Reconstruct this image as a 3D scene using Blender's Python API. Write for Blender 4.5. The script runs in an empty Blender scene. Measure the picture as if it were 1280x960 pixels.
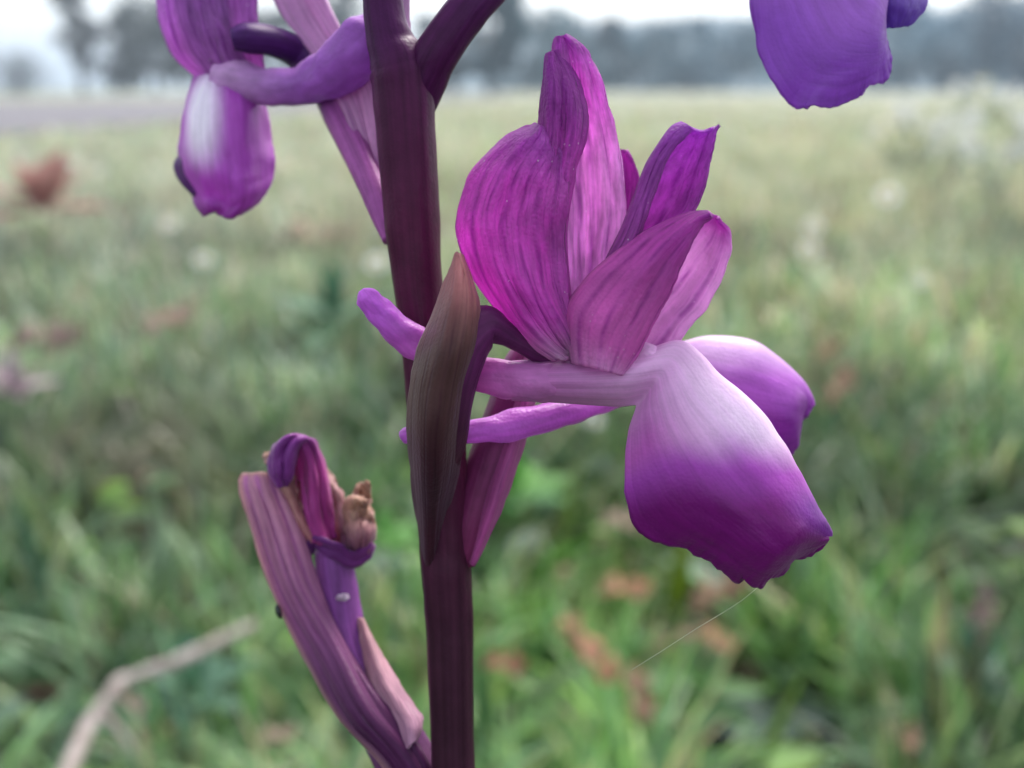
import bpy, math, random
import numpy as np
from mathutils import Vector, noise
random.seed(7); rng = np.random.default_rng(7)
C = bpy.context.scene.collection
R = math.radians

# ------------------------------------------------------------------ camera
PITCH, F_PX, UNIT = 15.0, 1372.0, 0.00003          # one photograph pixel is 0.03 mm at the focus plane
CAM = Vector((0, 0, 0.26)); D0 = F_PX * UNIT
cd = bpy.data.cameras.new('camera'); cam = bpy.data.objects.new('camera', cd); C.objects.link(cam)
cam.location = CAM; cam.rotation_euler = (R(90 - PITCH), 0, 0)
cd.lens = 36 * F_PX / 1280; cd.sensor_width = 36; cd.clip_start = 0.002; cd.clip_end = 3000
cd.dof.use_dof = True; cd.dof.focus_distance = D0 - 20 * UNIT; cd.dof.aperture_fstop = cd.lens / 0.88
bpy.context.scene.camera = cam
# ------------------------------------------------------------------ sky, sun, exposure
SUN_EL, SUN_AZ = 52, 25                              # high, ahead of the camera and to the right
w = bpy.data.worlds.new('World'); bpy.context.scene.world = w; w.use_nodes = True
nt = w.node_tree; bg = nt.nodes['Background']
sky = nt.nodes.new('ShaderNodeTexSky'); sky.sky_type = 'NISHITA'; sky.sun_disc = False
sky.sun_elevation = R(SUN_EL); sky.sun_rotation = R(SUN_AZ); sky.dust_density = 3.0; sky.air_density = 1.0
hs = nt.nodes.new('ShaderNodeHueSaturation'); hs.inputs['Saturation'].default_value = 0.4
nt.links.new(sky.outputs[0], hs.inputs['Color']); nt.links.new(hs.outputs[0], bg.inputs[0])
bg.inputs[1].default_value = 0.15
sl = bpy.data.lights.new('sun', 'SUN'); so = bpy.data.objects.new('sun', sl); C.objects.link(so)
sl.energy = 1.5; sl.angle = R(25); sl.color = (1.0, 0.95, 0.9)
sd = Vector((math.sin(R(SUN_AZ)) * math.cos(R(SUN_EL)), math.cos(R(SUN_AZ)) * math.cos(R(SUN_EL)), math.sin(R(SUN_EL))))
so.rotation_euler = sd.to_track_quat('Z', 'Y').to_euler()
vs = bpy.context.scene.view_settings; vs.view_transform = 'Standard'; vs.look = 'None'; vs.gamma = 1
vs.exposure = 1.4
cy = bpy.context.scene.cycles; cy.use_denoising = True; cy.max_bounces = 8; cy.transparent_max_bounces = 8

# ------------------------------------------------------------------ helpers
FW = Vector((0, math.cos(R(PITCH)), -math.sin(R(PITCH)))); UP = Vector((0, math.sin(R(PITCH)), math.cos(R(PITCH)))); RT = Vector((1, 0, 0))
def ray(x, y): return FW + RT * ((x - 640) / F_PX) - UP * ((y - 480) / F_PX)
HOOK = [lambda x, y: 0.0]
def P(x, y, d): return CAM + ray(x, y) * (D0 + (d + HOOK[0](x, y)) * UNIT)          # close-up point: photo pixel and depth behind the focus plane
def G(x, y, h=0.03):                                              # point where that line of sight meets height h
    r = ray(x, y); t = (h - CAM.z) / r.z; return CAM + r * t
def AT(x, y, dist):                                               # point at a horizontal distance
    r = ray(x, y); return CAM + r * (dist / r.y)
def cat(pts, t):                                                  # Catmull-Rom through tuples, t in 0..len-1
    n = len(pts); i = min(int(t), n - 2); f = t - i
    a, b, c, d = pts[max(i-1, 0)], pts[i], pts[i+1], pts[min(i+2, n-1)]
    return tuple(0.5 * (2*q + (r_-p)*f + (2*p-5*q+4*r_-s)*f*f + (3*q-p-3*r_+s)*f**3) for p, q, r_, s in zip(a, b, c, d))
def link(name, me, m=None, parent=None, label=None, catg=None, group=None, kind=None):
    o = bpy.data.objects.new(name, me); C.objects.link(o)
    if parent: o.parent = parent
    if m and me is not None: me.materials.append(m)
    if label: o['label'] = label
    if catg: o['category'] = catg
    if group: o['group'] = group
    if kind: o['kind'] = kind
    return o
def origin_of(parent):
    v = Vector((0, 0, 0))
    while parent: v += parent.location; parent = parent.parent
    return v
def mesh(name, verts, faces, m, parent=None, cols=None, uvs=None, smooth=True, **k):
    off = origin_of(parent)
    me = bpy.data.meshes.new(name); me.from_pydata([tuple(Vector(v) - off) for v in verts], [], faces)
    if smooth: me.shade_smooth()
    if cols is not None:
        a = me.color_attributes.new('pigment', 'FLOAT_COLOR', 'POINT')
        a.data.foreach_set('color', np.array([(*c, 1) for c in cols], dtype=np.float32).ravel())
    if uvs is not None:
        uv = me.uv_layers.new(name='UVMap'); li = np.zeros(len(me.loops), dtype=np.int32); me.loops.foreach_get('vertex_index', li)
        uv.data.foreach_set('uv', np.array(uvs, dtype=np.float32)[li].ravel())
    me.update()
    return link(name, me, m, parent, k.get('label'), k.get('catg'), k.get('group'), k.get('kind'))
def mix3(a, b, t): t = max(0, min(1, t)); return tuple(p + (q - p) * t for p, q in zip(a, b))
def sm(a, b, x): t = max(0, min(1, (x - a) / (b - a))); return t * t * (3 - 2 * t)

def loft(name, st, m, parent, col, nu=30, nv=44, thick=0.00016, ridges=0, ridge_amp=0.0, frill=None, hem=None, wob=2.0, seed=0, **k):
    """petal: st = stations from base to tip, each a list of (x, y, depth); col(u, v) gives the pigment"""
    verts, cols, uvs, faces = [], [], [], []
    for j in range(nv + 1):
        v = j / nv; tv = v * (len(st) - 1)
        row = [cat([s[i] for s in st], tv) for i in range(len(st[0]))]
        for i in range(nu + 1):
            u = i / nu; x, y, d = cat(row, u * (len(row) - 1))
            n = noise.noise(Vector((u * 3 + seed, v * 4, seed * 1.7)))
            d += wob * n * 2 + wob * 0.6 * noise.noise(Vector((u * 11, v * 9, seed + 5)))
            if ridges: d += ridge_amp * math.cos(2 * math.pi * ridges * u) * math.sin(math.pi * min(1, v * 1.1))
            e2 = max(0, 1 - min(u, 1 - u) / 0.12) * sm(.06, .2, v)
            x += e2 * 2.6 * noise.noise(Vector((v * 9, u * 2, seed + 2.2))) + e2 * 1.2 * noise.noise(Vector((v * 30, u * 2, seed + 8.2)))
            y += e2 * 2.0 * noise.noise(Vector((v * 11, u * 2, seed + 4.4)))
            if hem:
                hx, hy = cat(hem, tv); q = max(0, 1 - u / .16) ** 1.5; x += hx * q; y += hy * q; d += (hx + hy) * .8 * q
            if frill:                                             # ruffled free margin at u = 0
                e = max(0, 1 - u / 0.22) ** 2 * frill[0] * sm(0.12, 0.5, v)
                nn = noise.noise(Vector((v * frill[1], seed, 3.1))) + 0.5 * noise.noise(Vector((v * frill[1] * 2.7, seed, 9.1)))
                x2, y2, _ = cat(row, (u + 0.05) * (len(row) - 1)); dx, dy = x - x2, y - y2; L = math.hypot(dx, dy) + 1e-6
                x += dx / L * e * nn; y += dy / L * e * nn
                d += e * 1.2 * noise.noise(Vector((v * frill[1] * 1.3, seed, 6.6)))
            verts.append(P(x, y, d)); cols.append(col(u, v)); uvs.append((u, v))
    for j in range(nv):
        for i in range(nu):
            a = j * (nu + 1) + i; faces.append((a, a + 1, a + nu + 2, a + nu + 1))
    o = mesh(name, verts, faces, m, parent, cols, uvs, **k)
    s = o.modifiers.new('thickness', 'SOLIDIFY'); s.thickness = thick; s.offset = 0
    return o
def tube_pts(path, seg=20, sub=8, ribs=0, rib_amp=0.0, wob=0.03, seed=0, flat=1.0, twist=0.0):
    """path = [(Vector, radius)] -> verts, faces, uvs (closed ends)"""
    pts = [(*p, r) for p, r in path]; N = (len(pts) - 1) * sub
    rings = [cat(pts, i / sub) for i in range(N)] + [pts[-1]]
    verts, uvs, faces = [], [], []
    prev = None
    for i, q in enumerate(rings):
        a = Vector(rings[max(i-1, 0)][:3]); b = Vector(rings[min(i+1, N)][:3]); t = (b - a).normalized()
        if prev is None: prev = t.orthogonal() if abs(t.dot(FW)) > .95 else (RT - t * RT.dot(t)).normalized()
        nx = (prev - t * prev.dot(t)).normalized(); prev = nx; ny = t.cross(nx)
        for s in range(seg):
            an = 2 * math.pi * s / seg + twist * i / N
            r = max(q[3], 0) * (1 + rib_amp * math.cos(ribs * an) + wob * noise.noise(Vector((math.cos(an) * 1.5 + seed, math.sin(an) * 1.5, i / sub * 2.2))))
            verts.append(Vector(q[:3]) + nx * r * math.cos(an) + ny * r * math.sin(an) * flat); uvs.append((s / seg, i / N))
    n = len(rings)
    for i in range(n - 1):
        for s in range(seg):
            a = i * seg + s; b = i * seg + (s + 1) % seg; faces.append((a, b, b + seg, a + seg))
    for c, base in ((0, 0), (n - 1, (n - 1) * seg)):
        ci = len(verts); verts.append(Vector(rings[c][:3])); uvs.append((0.5, c / max(n-1, 1)))
        for s in range(seg):
            a, b = base + s, base + (s + 1) % seg
            faces.append((b, a, ci) if c == 0 else (a, b, ci))
    return verts, faces, uvs
def ptube(name, path, m, parent, col, **k):                        # close-up tube in pixel coordinates (x, y, depth, radius)
    kw = {a: k.pop(a) for a in list(k) if a in ('seg', 'sub', 'ribs', 'rib_amp', 'wob', 'seed', 'flat', 'twist')}
    pp = [(P(x, y, d), r * UNIT * (1 + d * UNIT / D0)) for x, y, d, r in path]
    vs_, fs, uv = tube_pts(pp, **kw)
    return mesh(name, vs_, fs, m, parent, [col(u, v) for u, v in uv], uv, **k)

# ------------------------------------------------------------------ materials
def newmat(name):
    m = bpy.data.materials.new(name); m.use_nodes = True; n = m.node_tree; n.nodes.clear()
    return m, n, lambda t: n.nodes.new(t), lambda a, b: n.links.new(a, b)
def petal_mat(name, veins=6, vein=0.45, trans=0.42, rough=0.42, bump=0.35, mott=0.25, cell=2800, spec=0.35, dist=0.9, sheen=0.2, painted_glints=0.0, uvs=(34, 7)):
    m, n, N, L = newmat(name)
    at = N('ShaderNodeAttribute'); at.attribute_name = 'pigment'
    tc = N('ShaderNodeTexCoord'); uv = N('ShaderNodeSeparateXYZ'); L(tc.outputs['UV'], uv.inputs[0])
    mp = N('ShaderNodeMapping'); mp.inputs['Scale'].default_value = (3, 1.6, 1); L(tc.outputs['UV'], mp.inputs[0])
    nz = N('ShaderNodeTexNoise'); nz.inputs['Scale'].default_value = 2.0; nz.inputs['Detail'].default_value = 2; L(mp.outputs[0], nz.inputs['Vector'])
    def M(op, a, b=None, c=None):
        q = N('ShaderNodeMath'); q.operation = op
        for i, v in enumerate((a, b, c)):
            if v is None: continue
            if isinstance(v, (int, float)): q.inputs[i].default_value = v
            else: L(v, q.inputs[i])
        return q.outputs[0]
    sh = M('MULTIPLY_ADD', nz.outputs[0], dist, M('MULTIPLY', uv.outputs[0], veins))
    fr = M('ABSOLUTE', M('SUBTRACT', M('FRACT', sh), 0.5))
    mr = N('ShaderNodeMapRange'); mr.interpolation_type = 'SMOOTHSTEP'; L(fr, mr.inputs[0])
    mr.inputs[1].default_value = 0.21; mr.inputs[2].default_value = 0.0; mr.inputs[3].default_value = 0; mr.inputs[4].default_value = 1
    fade = N('ShaderNodeMapRange'); L(uv.outputs[1], fade.inputs[0]); fade.inputs[1].default_value = 1.0; fade.inputs[2].default_value = 0.6
    brk = N('ShaderNodeTexNoise'); brk.inputs['Scale'].default_value = 9; L(tc.outputs['UV'], brk.inputs['Vector'])
    sh2 = M('MULTIPLY_ADD', nz.outputs[0], dist * 2.2, M('MULTIPLY', uv.outputs[0], veins * 2 + 1)); fr2 = M('ABSOLUTE', M('SUBTRACT', M('FRACT', sh2), 0.5))
    mr2 = N('ShaderNodeMapRange'); mr2.interpolation_type = 'SMOOTHSTEP'; L(fr2, mr2.inputs[0]); mr2.inputs[1].default_value = 0.2; mr2.inputs[2].default_value = 0.0; mr2.inputs[3].default_value = 0; mr2.inputs[4].default_value = 0.35
    bk = N('ShaderNodeMapRange'); L(brk.outputs[0], bk.inputs[0]); bk.inputs[1].default_value = .35; bk.inputs[2].default_value = .62; bk.inputs[3].default_value = .25; bk.inputs[4].default_value = 1.1
    vm = M('MULTIPLY', M('MULTIPLY', M('MAXIMUM', mr.outputs[0], mr2.outputs[0]), fade.outputs[0]), bk.outputs[0])
    ob = N('ShaderNodeTexNoise'); ob.inputs['Scale'].default_value = cell; ob.inputs['Detail'].default_value = 3; L(tc.outputs['Object'], ob.inputs['Vector'])
    o2 = N('ShaderNodeTexNoise'); o2.inputs['Scale'].default_value = 380; o2.inputs['Detail'].default_value = 4; L(tc.outputs['Object'], o2.inputs['Vector'])
    vo = N('ShaderNodeTexVoronoi'); vo.inputs['Scale'].default_value = 7000; L(tc.outputs['Object'], vo.inputs['Vector'])
    # pigment: mottled, darker along the veins
    g1 = M('MULTIPLY_ADD', M('SUBTRACT', o2.outputs[0], 0.5), mott * 2, 1.0)
    g2 = M('MULTIPLY', g1, M('MULTIPLY_ADD', M('SUBTRACT', ob.outputs[0], 0.5), mott * .8, 1.0))
    um = N('ShaderNodeMapping'); um.inputs['Scale'].default_value = (uvs[0], uvs[1], 1); L(tc.outputs['UV'], um.inputs[0])
    un = N('ShaderNodeTexNoise'); un.inputs['Scale'].default_value = 1.0; un.inputs['Detail'].default_value = 3; L(um.outputs[0], un.inputs['Vector'])
    ur = N('ShaderNodeMapRange'); L(un.outputs[0], ur.inputs[0]); ur.inputs[1].default_value = .3; ur.inputs[2].default_value = .72; ur.inputs[3].default_value = 1 - .55 * mott; ur.inputs[4].default_value = 1 + .65 * mott
    g2 = M('MULTIPLY', g2, ur.outputs[0])
    tint = N('ShaderNodeMix'); tint.data_type = 'RGBA'; tint.blend_type = 'MULTIPLY'; L(M('MULTIPLY', vm, vein * 1.6), tint.inputs[0]); L(at.outputs['Color'], tint.inputs[6]); tint.inputs[7].default_value = (.50, .22, .56, 1)
    sc = N('ShaderNodeVectorMath'); sc.operation = 'SCALE'; L(tint.outputs[2], sc.inputs[0]); L(g2, sc.inputs['Scale'])
    ds = N('ShaderNodeTexVoronoi'); ds.inputs['Scale'].default_value = 2600; L(tc.outputs['Object'], ds.inputs['Vector'])  # pale dots painted into the colour in place of tiny specular glints
    dm = N('ShaderNodeMapRange'); L(ds.outputs['Distance'], dm.inputs[0]); dm.inputs[1].default_value = .13; dm.inputs[2].default_value = .07; dm.inputs[3].default_value = 0; dm.inputs[4].default_value = .75 * painted_glints
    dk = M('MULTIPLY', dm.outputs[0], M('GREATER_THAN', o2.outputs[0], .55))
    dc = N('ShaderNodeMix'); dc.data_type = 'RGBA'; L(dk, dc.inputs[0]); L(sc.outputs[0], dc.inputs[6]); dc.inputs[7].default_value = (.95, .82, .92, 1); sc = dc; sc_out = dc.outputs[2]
    hgt = M('ADD', M('MULTIPLY_ADD', ob.outputs[0], 0.5, M('MULTIPLY', un.outputs[0], 0.9)), M('SUBTRACT', M('MULTIPLY', o2.outputs[0], 1.2), M('ADD', M('MULTIPLY', vm, vein * 1.6), M('MULTIPLY', vo.outputs['Distance'], 0.35))))
    bp = N('ShaderNodeBump'); bp.inputs['Strength'].default_value = bump; bp.inputs['Distance'].default_value = 0.00012; L(hgt, bp.inputs['Height'])
    pr = N('ShaderNodeBsdfPrincipled'); L(sc_out, pr.inputs['Base Color']); pr.inputs['Roughness'].default_value = rough
    pr.inputs['Specular IOR Level'].default_value = spec; L(bp.outputs[0], pr.inputs['Normal'])
    pr.inputs['Sheen Weight'].default_value = sheen; pr.inputs['Sheen Roughness'].default_value = 0.4; pr.inputs['Sheen Tint'].default_value = (1, 0.85, 1, 1)
    tr = N('ShaderNodeBsdfTranslucent'); L(sc_out, tr.inputs[0]); L(bp.outputs[0], tr.inputs['Normal'])
    mx = N('ShaderNodeMixShader'); mx.inputs[0].default_value = trans; L(pr.outputs[0], mx.inputs[1]); L(tr.outputs[0], mx.inputs[2])
    out = N('ShaderNodeOutputMaterial'); L(mx.outputs[0], out.inputs[0]); return m
def leaf_mat(name, trans=0.35, rough=0.45, scale=60):
    m, n, N, L = newmat(name)
    at = N('ShaderNodeAttribute'); at.attribute_name = 'pigment'
    tc = N('ShaderNodeTexCoord'); nz = N('ShaderNodeTexNoise'); nz.inputs['Scale'].default_value = scale; nz.inputs['Detail'].default_value = 4
    L(tc.outputs['Object'], nz.inputs['Vector'])
    mr = N('ShaderNodeMapRange'); L(nz.outputs[0], mr.inputs[0]); mr.inputs[1].default_value = .3; mr.inputs[2].default_value = .7
    mr.inputs[3].default_value = 0.7; mr.inputs[4].default_value = 1.3
    sc = N('ShaderNodeVectorMath'); sc.operation = 'SCALE'; L(at.outputs['Color'], sc.inputs[0]); L(mr.outputs[0], sc.inputs['Scale'])
    pr = N('ShaderNodeBsdfPrincipled'); L(sc.outputs[0], pr.inputs['Base Color']); pr.inputs['Roughness'].default_value = rough
    tr = N('ShaderNodeBsdfTranslucent'); L(sc.outputs[0], tr.inputs[0])
    mx = N('ShaderNodeMixShader'); mx.inputs[0].default_value = trans; L(pr.outputs[0], mx.inputs[1]); L(tr.outputs[0], mx.inputs[2])
    out = N('ShaderNodeOutputMaterial'); L(mx.outputs[0], out.inputs[0]); return m
def ramp_mat(name, stops, scale, rough=0.9, detail=6, coord='Object', bump=0.0, scale2=None):
    m, n, N, L = newmat(name)
    tc = N('ShaderNodeTexCoord'); nz = N('ShaderNodeTexNoise'); nz.inputs['Scale'].default_value = scale; nz.inputs['Detail'].default_value = detail
    L(tc.outputs[coord], nz.inputs['Vector'])
    cr = N('ShaderNodeValToRGB'); e = cr.color_ramp.elements
    while len(e) < len(stops): e.new(0.5)
    for q, (p, c) in zip(e, stops): q.position = p; q.color = (*c, 1)
    L(nz.outputs[0], cr.inputs[0])
    pr = N('ShaderNodeBsdfPrincipled'); L(cr.outputs[0], pr.inputs['Base Color']); pr.inputs['Roughness'].default_value = rough
    if bump:
        bp = N('ShaderNodeBump'); bp.inputs['Strength'].default_value = 0.5; bp.inputs['Distance'].default_value = bump
        L(nz.outputs[0], bp.inputs['Height']); L(bp.outputs[0], pr.inputs['Normal'])
    out = N('ShaderNodeOutputMaterial'); L(pr.outputs[0], out.inputs[0]); return m

PETAL = petal_mat('petal_tissue', veins=7, vein=0.46, trans=.66, mott=.28, bump=.8, painted_glints=1.1, uvs=(26, 12))
PETAL_IN = petal_mat('petal_tissue_fine_veins', veins=5, vein=0.4, trans=.62, mott=.45, bump=.7, painted_glints=.8, uvs=(24, 12))
LIP = petal_mat('lip_tissue', veins=19, vein=0.08, trans=0.36, rough=0.40, bump=0.22, mott=0.2, uvs=(26, 3))
STRIPE = petal_mat('striped_petal_tissue', veins=9, vein=.42, trans=.62, mott=.2, bump=.5, dist=.5, painted_glints=.4)
SPUR = petal_mat('spur_tissue', veins=5, vein=0.12, trans=0.36, rough=0.38, bump=0.35, mott=0.28, uvs=(12, 9))
STEM = petal_mat('stem_skin', veins=9, vein=0.12, trans=0.0, rough=0.42, bump=0.2, mott=0.45, cell=2500, sheen=0, spec=.12, uvs=(22, 5))
BRACT = petal_mat('bract_tissue', veins=8, vein=0.3, trans=0.35, rough=0.45, bump=0.3, mott=0.28, uvs=(14, 5), spec=.25)
GRASSM = leaf_mat('grass_blade', 0.35, 0.4)
LEAFM = leaf_mat('herb_leaf', 0.3, 0.65)
DRY = leaf_mat('dry_leaf_tissue', 0.25, 0.7, 120)
FOL = leaf_mat('tree_foliage', 0.25, 0.6, 0.6)
WOOD = ramp_mat('bark', [(0.3, (0.05, 0.045, 0.04)), (0.7, (0.12, 0.11, 0.10))], 14, bump=0.01)
TWIG = ramp_mat('weathered_twig', [(0.3, (0.20, 0.16, 0.14)), (0.7, (0.42, 0.36, 0.34))], 160, bump=0.0006)

# ------------------------------------------------------------------ ground, track, hills
def terrain(x, y): return 0.008 * noise.noise(Vector((x * 2.2, y * 2.2, 0.3)))
def ground_mat():
    m, n, N, L = newmat('meadow_soil')
    tc = N('ShaderNodeTexCoord')
    a = N('ShaderNodeTexNoise'); a.inputs['Scale'].default_value = 26; a.inputs['Detail'].default_value = 8; L(tc.outputs['Object'], a.inputs['Vector'])
    b = N('ShaderNodeTexNoise'); b.inputs['Scale'].default_value = 0.9; b.inputs['Detail'].default_value = 6; L(tc.outputs['Object'], b.inputs['Vector'])
    ra = N('ShaderNodeValToRGB'); e = ra.color_ramp.elements; e[0].position = .35; e[0].color = (0.02, 0.02, 0.014, 1); e[1].position = .7; e[1].color = (0.05, 0.06, 0.035, 1)
    rb = N('ShaderNodeValToRGB'); e = rb.color_ramp.elements; e[0].position = .35; e[0].color = (0.20, 0.21, 0.14, 1); e[1].position = .7; e[1].color = (0.30, 0.30, 0.22, 1)
    L(a.outputs[0], ra.inputs[0]); L(b.outputs[0], rb.inputs[0])
    sx = N('ShaderNodeSeparateXYZ'); L(tc.outputs['Object'], sx.inputs[0])
    mr = N('ShaderNodeMapRange'); L(sx.outputs[1], mr.inputs[0]); mr.inputs[1].default_value = 0.8; mr.inputs[2].default_value = 3.5
    mx = N('ShaderNodeMix'); mx.data_type = 'RGBA'; L(mr.outputs[0], mx.inputs[0]); L(ra.outputs[0], mx.inputs[6]); L(rb.outputs[0], mx.inputs[7])
    pr = N('ShaderNodeBsdfPrincipled'); L(mx.outputs[2], pr.inputs['Base Color']); pr.inputs['Roughness'].default_value = .95
    bp = N('ShaderNodeBump'); bp.inputs['Strength'].default_value = .6; bp.inputs['Distance'].default_value = .01; L(a.outputs[0], bp.inputs['Height']); L(bp.outputs[0], pr.inputs['Normal'])
    out = N('ShaderNodeOutputMaterial'); L(pr.outputs[0], out.inputs[0]); return m
xs = [-900, -300, -100, -40, -15] + [i * 0.25 for i in range(-28, 29)] + [15, 40, 100, 300, 900]
ys = [-300, -60, -10, -2] + [i * 0.25 for i in range(-4, 60)] + [20, 40, 80, 150, 300, 900]
gv = [(x, y, terrain(x, y) if abs(x) < 8 and -1 < y < 15 else -0.005) for y in ys for x in xs]; nx_ = len(xs)
gf = [(j*nx_+i, j*nx_+i+1, (j+1)*nx_+i+1, (j+1)*nx_+i) for j in range(len(ys)-1) for i in range(nx_-1)]
mesh('ground', gv, gf, ground_mat(), kind='structure')
TRACK = ramp_mat('pale_gravel', [(0.3, (0.085, 0.08, 0.09)), (0.7, (0.14, 0.13, 0.145))], 3, bump=0.01)
tl = [(G(x, a, 0), G(x, b, 0)) for x, a, b in ((-500, 200, 129), (-200, 186, 128), (0, 170, 127), (240, 152, 125), (460, 134, 121), (640, 122, 118))]
tl = [(*a[:2], *b[:2]) for a, b in tl]
tv, tf = [], []
for i in range(41):
    ax_, ay_, bx_, by_ = cat(tl, i / 40 * (len(tl) - 1))
    for k in range(9): tv.append((ax_ + (bx_ - ax_) * k / 8, ay_ + (by_ - ay_) * k / 8, 0.012))
for i in range(40):
    for k in range(8): q = i * 9 + k; tf.append((q, q + 9, q + 10, q + 1))
mesh('gravel_track', tv, tf, TRACK, kind='structure')
# wooded hills behind the meadow
HILL = ramp_mat('far_woodland', [(0.3, (0.04, 0.085, 0.11)), (0.7, (0.08, 0.14, 0.17))], 0.12, detail=8)  # blue of the distance haze is put into the hill colour
hv, hf = [], []
for j in range(9):
    for i in range(81):
        x = -260 + i * 8; t = j / 8
        top = 0.4 + 14.6 * sm(-42, 12, x) + 4 * sm(0, 130, x) + 2.2 * noise.noise(Vector((x * 0.03, 1, 1))) + 1.2 * noise.noise(Vector((x * 0.11, 4, 1)))
        hv.append((x, 200 + 60 * t, -0.1 + top * math.sin(t * math.pi / 2) + (0.8 * noise.noise(Vector((x * .15, j * .8, 2))) if j else 0)))
for j in range(8):
    for i in range(80): q = j * 81 + i; hf.append((q, q + 1, q + 82, q + 81))
mesh('hills', hv, hf, HILL, kind='structure')

# ------------------------------------------------------------------ leaf-cloud helper (numpy)
def quads_mesh(name, ctr, ax, bx, cols, m, parent=None, **k):      # diamond shaped leaves: ctr +- ax (long), +- bx (wide)
    n = len(ctr); off = np.array(origin_of(parent))
    v = np.empty((n, 4, 3)); v[:, 0] = ctr - ax; v[:, 1] = ctr + bx; v[:, 2] = ctr + ax; v[:, 3] = ctr - bx
    v -= off
    me = bpy.data.meshes.new(name); me.vertices.add(4*n); me.vertices.foreach_set('co', v.ravel().astype(np.float32))
    me.loops.add(4*n); me.loops.foreach_set('vertex_index', np.arange(4*n, dtype=np.int32))
    me.polygons.add(n); me.polygons.foreach_set('loop_start', np.arange(0, 4*n, 4, dtype=np.int32))
    me.update(calc_edges=True)
    a = me.color_attributes.new('pigment', 'FLOAT_COLOR', 'POINT')
    c = np.ones((n, 4, 4), dtype=np.float32); c[:, :, :3] = cols[:, None, :]; a.data.foreach_set('color', c.ravel())
    return link(name, me, m, parent, k.get('label'), k.get('catg'), k.get('group'), k.get('kind'))
def rand_dirs(n):
    d = rng.normal(size=(n, 3)); return d / np.linalg.norm(d, axis=1)[:, None]
def tree(name, base, h, wdt, col, label, bare=False, n=1500, group='trees beyond the meadow', leaf=0.26, trunk_f=0.45):
    base = Vector((base.x, base.y, 0))
    t = link(name, None, None, None, label, 'tree' if 'tree' in name else 'shrub', group); t.location = base
    tv_, tf_ = [], []
    def add(path, seg=6):
        v, f, _ = tube_pts(path, seg=seg, sub=3, wob=.1, seed=random.random() * 9); o = len(tv_); tv_.extend(v); tf_.extend([tuple(a + o for a in q) for q in f])
    lean = random.uniform(-.05, .05) * h
    add([(base, h * .028), (base + Vector((lean * .4, 0, h * .35)), h * .022), (base + Vector((lean, 0, h * .7)), h * .013), (base + Vector((lean, 0, h * .95)), h * .004)], 8)
    tips = []
    for i in range(16 if bare else 9):
        z = h * random.uniform(.22, .85); a = random.uniform(0, 6.28); L = wdt * .5 * random.uniform(.6, 1) * (1.1 - abs(z / h - .5))
        p0 = base + Vector((lean * z / h, 0, z)); p1 = p0 + Vector((math.cos(a) * L * .5, math.sin(a) * L * .5, L * .35)); p2 = p0 + Vector((math.cos(a) * L, math.sin(a) * L, L * .8))
        add([(p0, h * .009), (p1, h * .006), (p2, h * .002)]); tips += [p1, p2]
        if bare:
            for q in range(5):
                s = p0.lerp(p2, random.uniform(.3, 1)); b = random.uniform(0, 6.28)
                e = s + Vector((math.cos(b), math.sin(b), random.uniform(.2, 1.2))) * L * .4; add([(s, h * .004), (e, h * .001)], 4); tips.append(e)
    mesh('trunk', tv_, tf_, WOOD, t)
    # crown: leaf clusters spread in an uneven volume
    nc = 16; cc = []
    for i in range(nc):
        a = random.uniform(0, 6.28); z = random.uniform(.12, .9); r = wdt * .42 * math.sqrt(random.random()) * (1.15 - abs(z - .55) * 1.2)
        cc.append((lean * z + math.cos(a) * r, math.sin(a) * r, z * h, wdt * random.uniform(.15, .28)))
    cc = np.array(cc); pick = rng.integers(0, nc, n); rad = cc[pick, 3] * np.sqrt(rng.random(n))
    ctr = cc[pick, :3] + rand_dirs(n) * rad[:, None] * np.array([1, 1, .8]) + np.array(base)
    ctr[:, 2] = np.maximum(ctr[:, 2], h * .06)
    d1, d2 = rand_dirs(n), rand_dirs(n); s = leaf * (h / 6) * rng.uniform(.6, 1.3, n)[:, None]
    cols = np.array(col) * rng.uniform(.6, 1.4, nc)[pick][:, None] * rng.uniform(.8, 1.2, n)[:, None]
    quads_mesh('crown', ctr, d1 * s, d2 * s * .6, cols, FOL, t)
    return t

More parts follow.
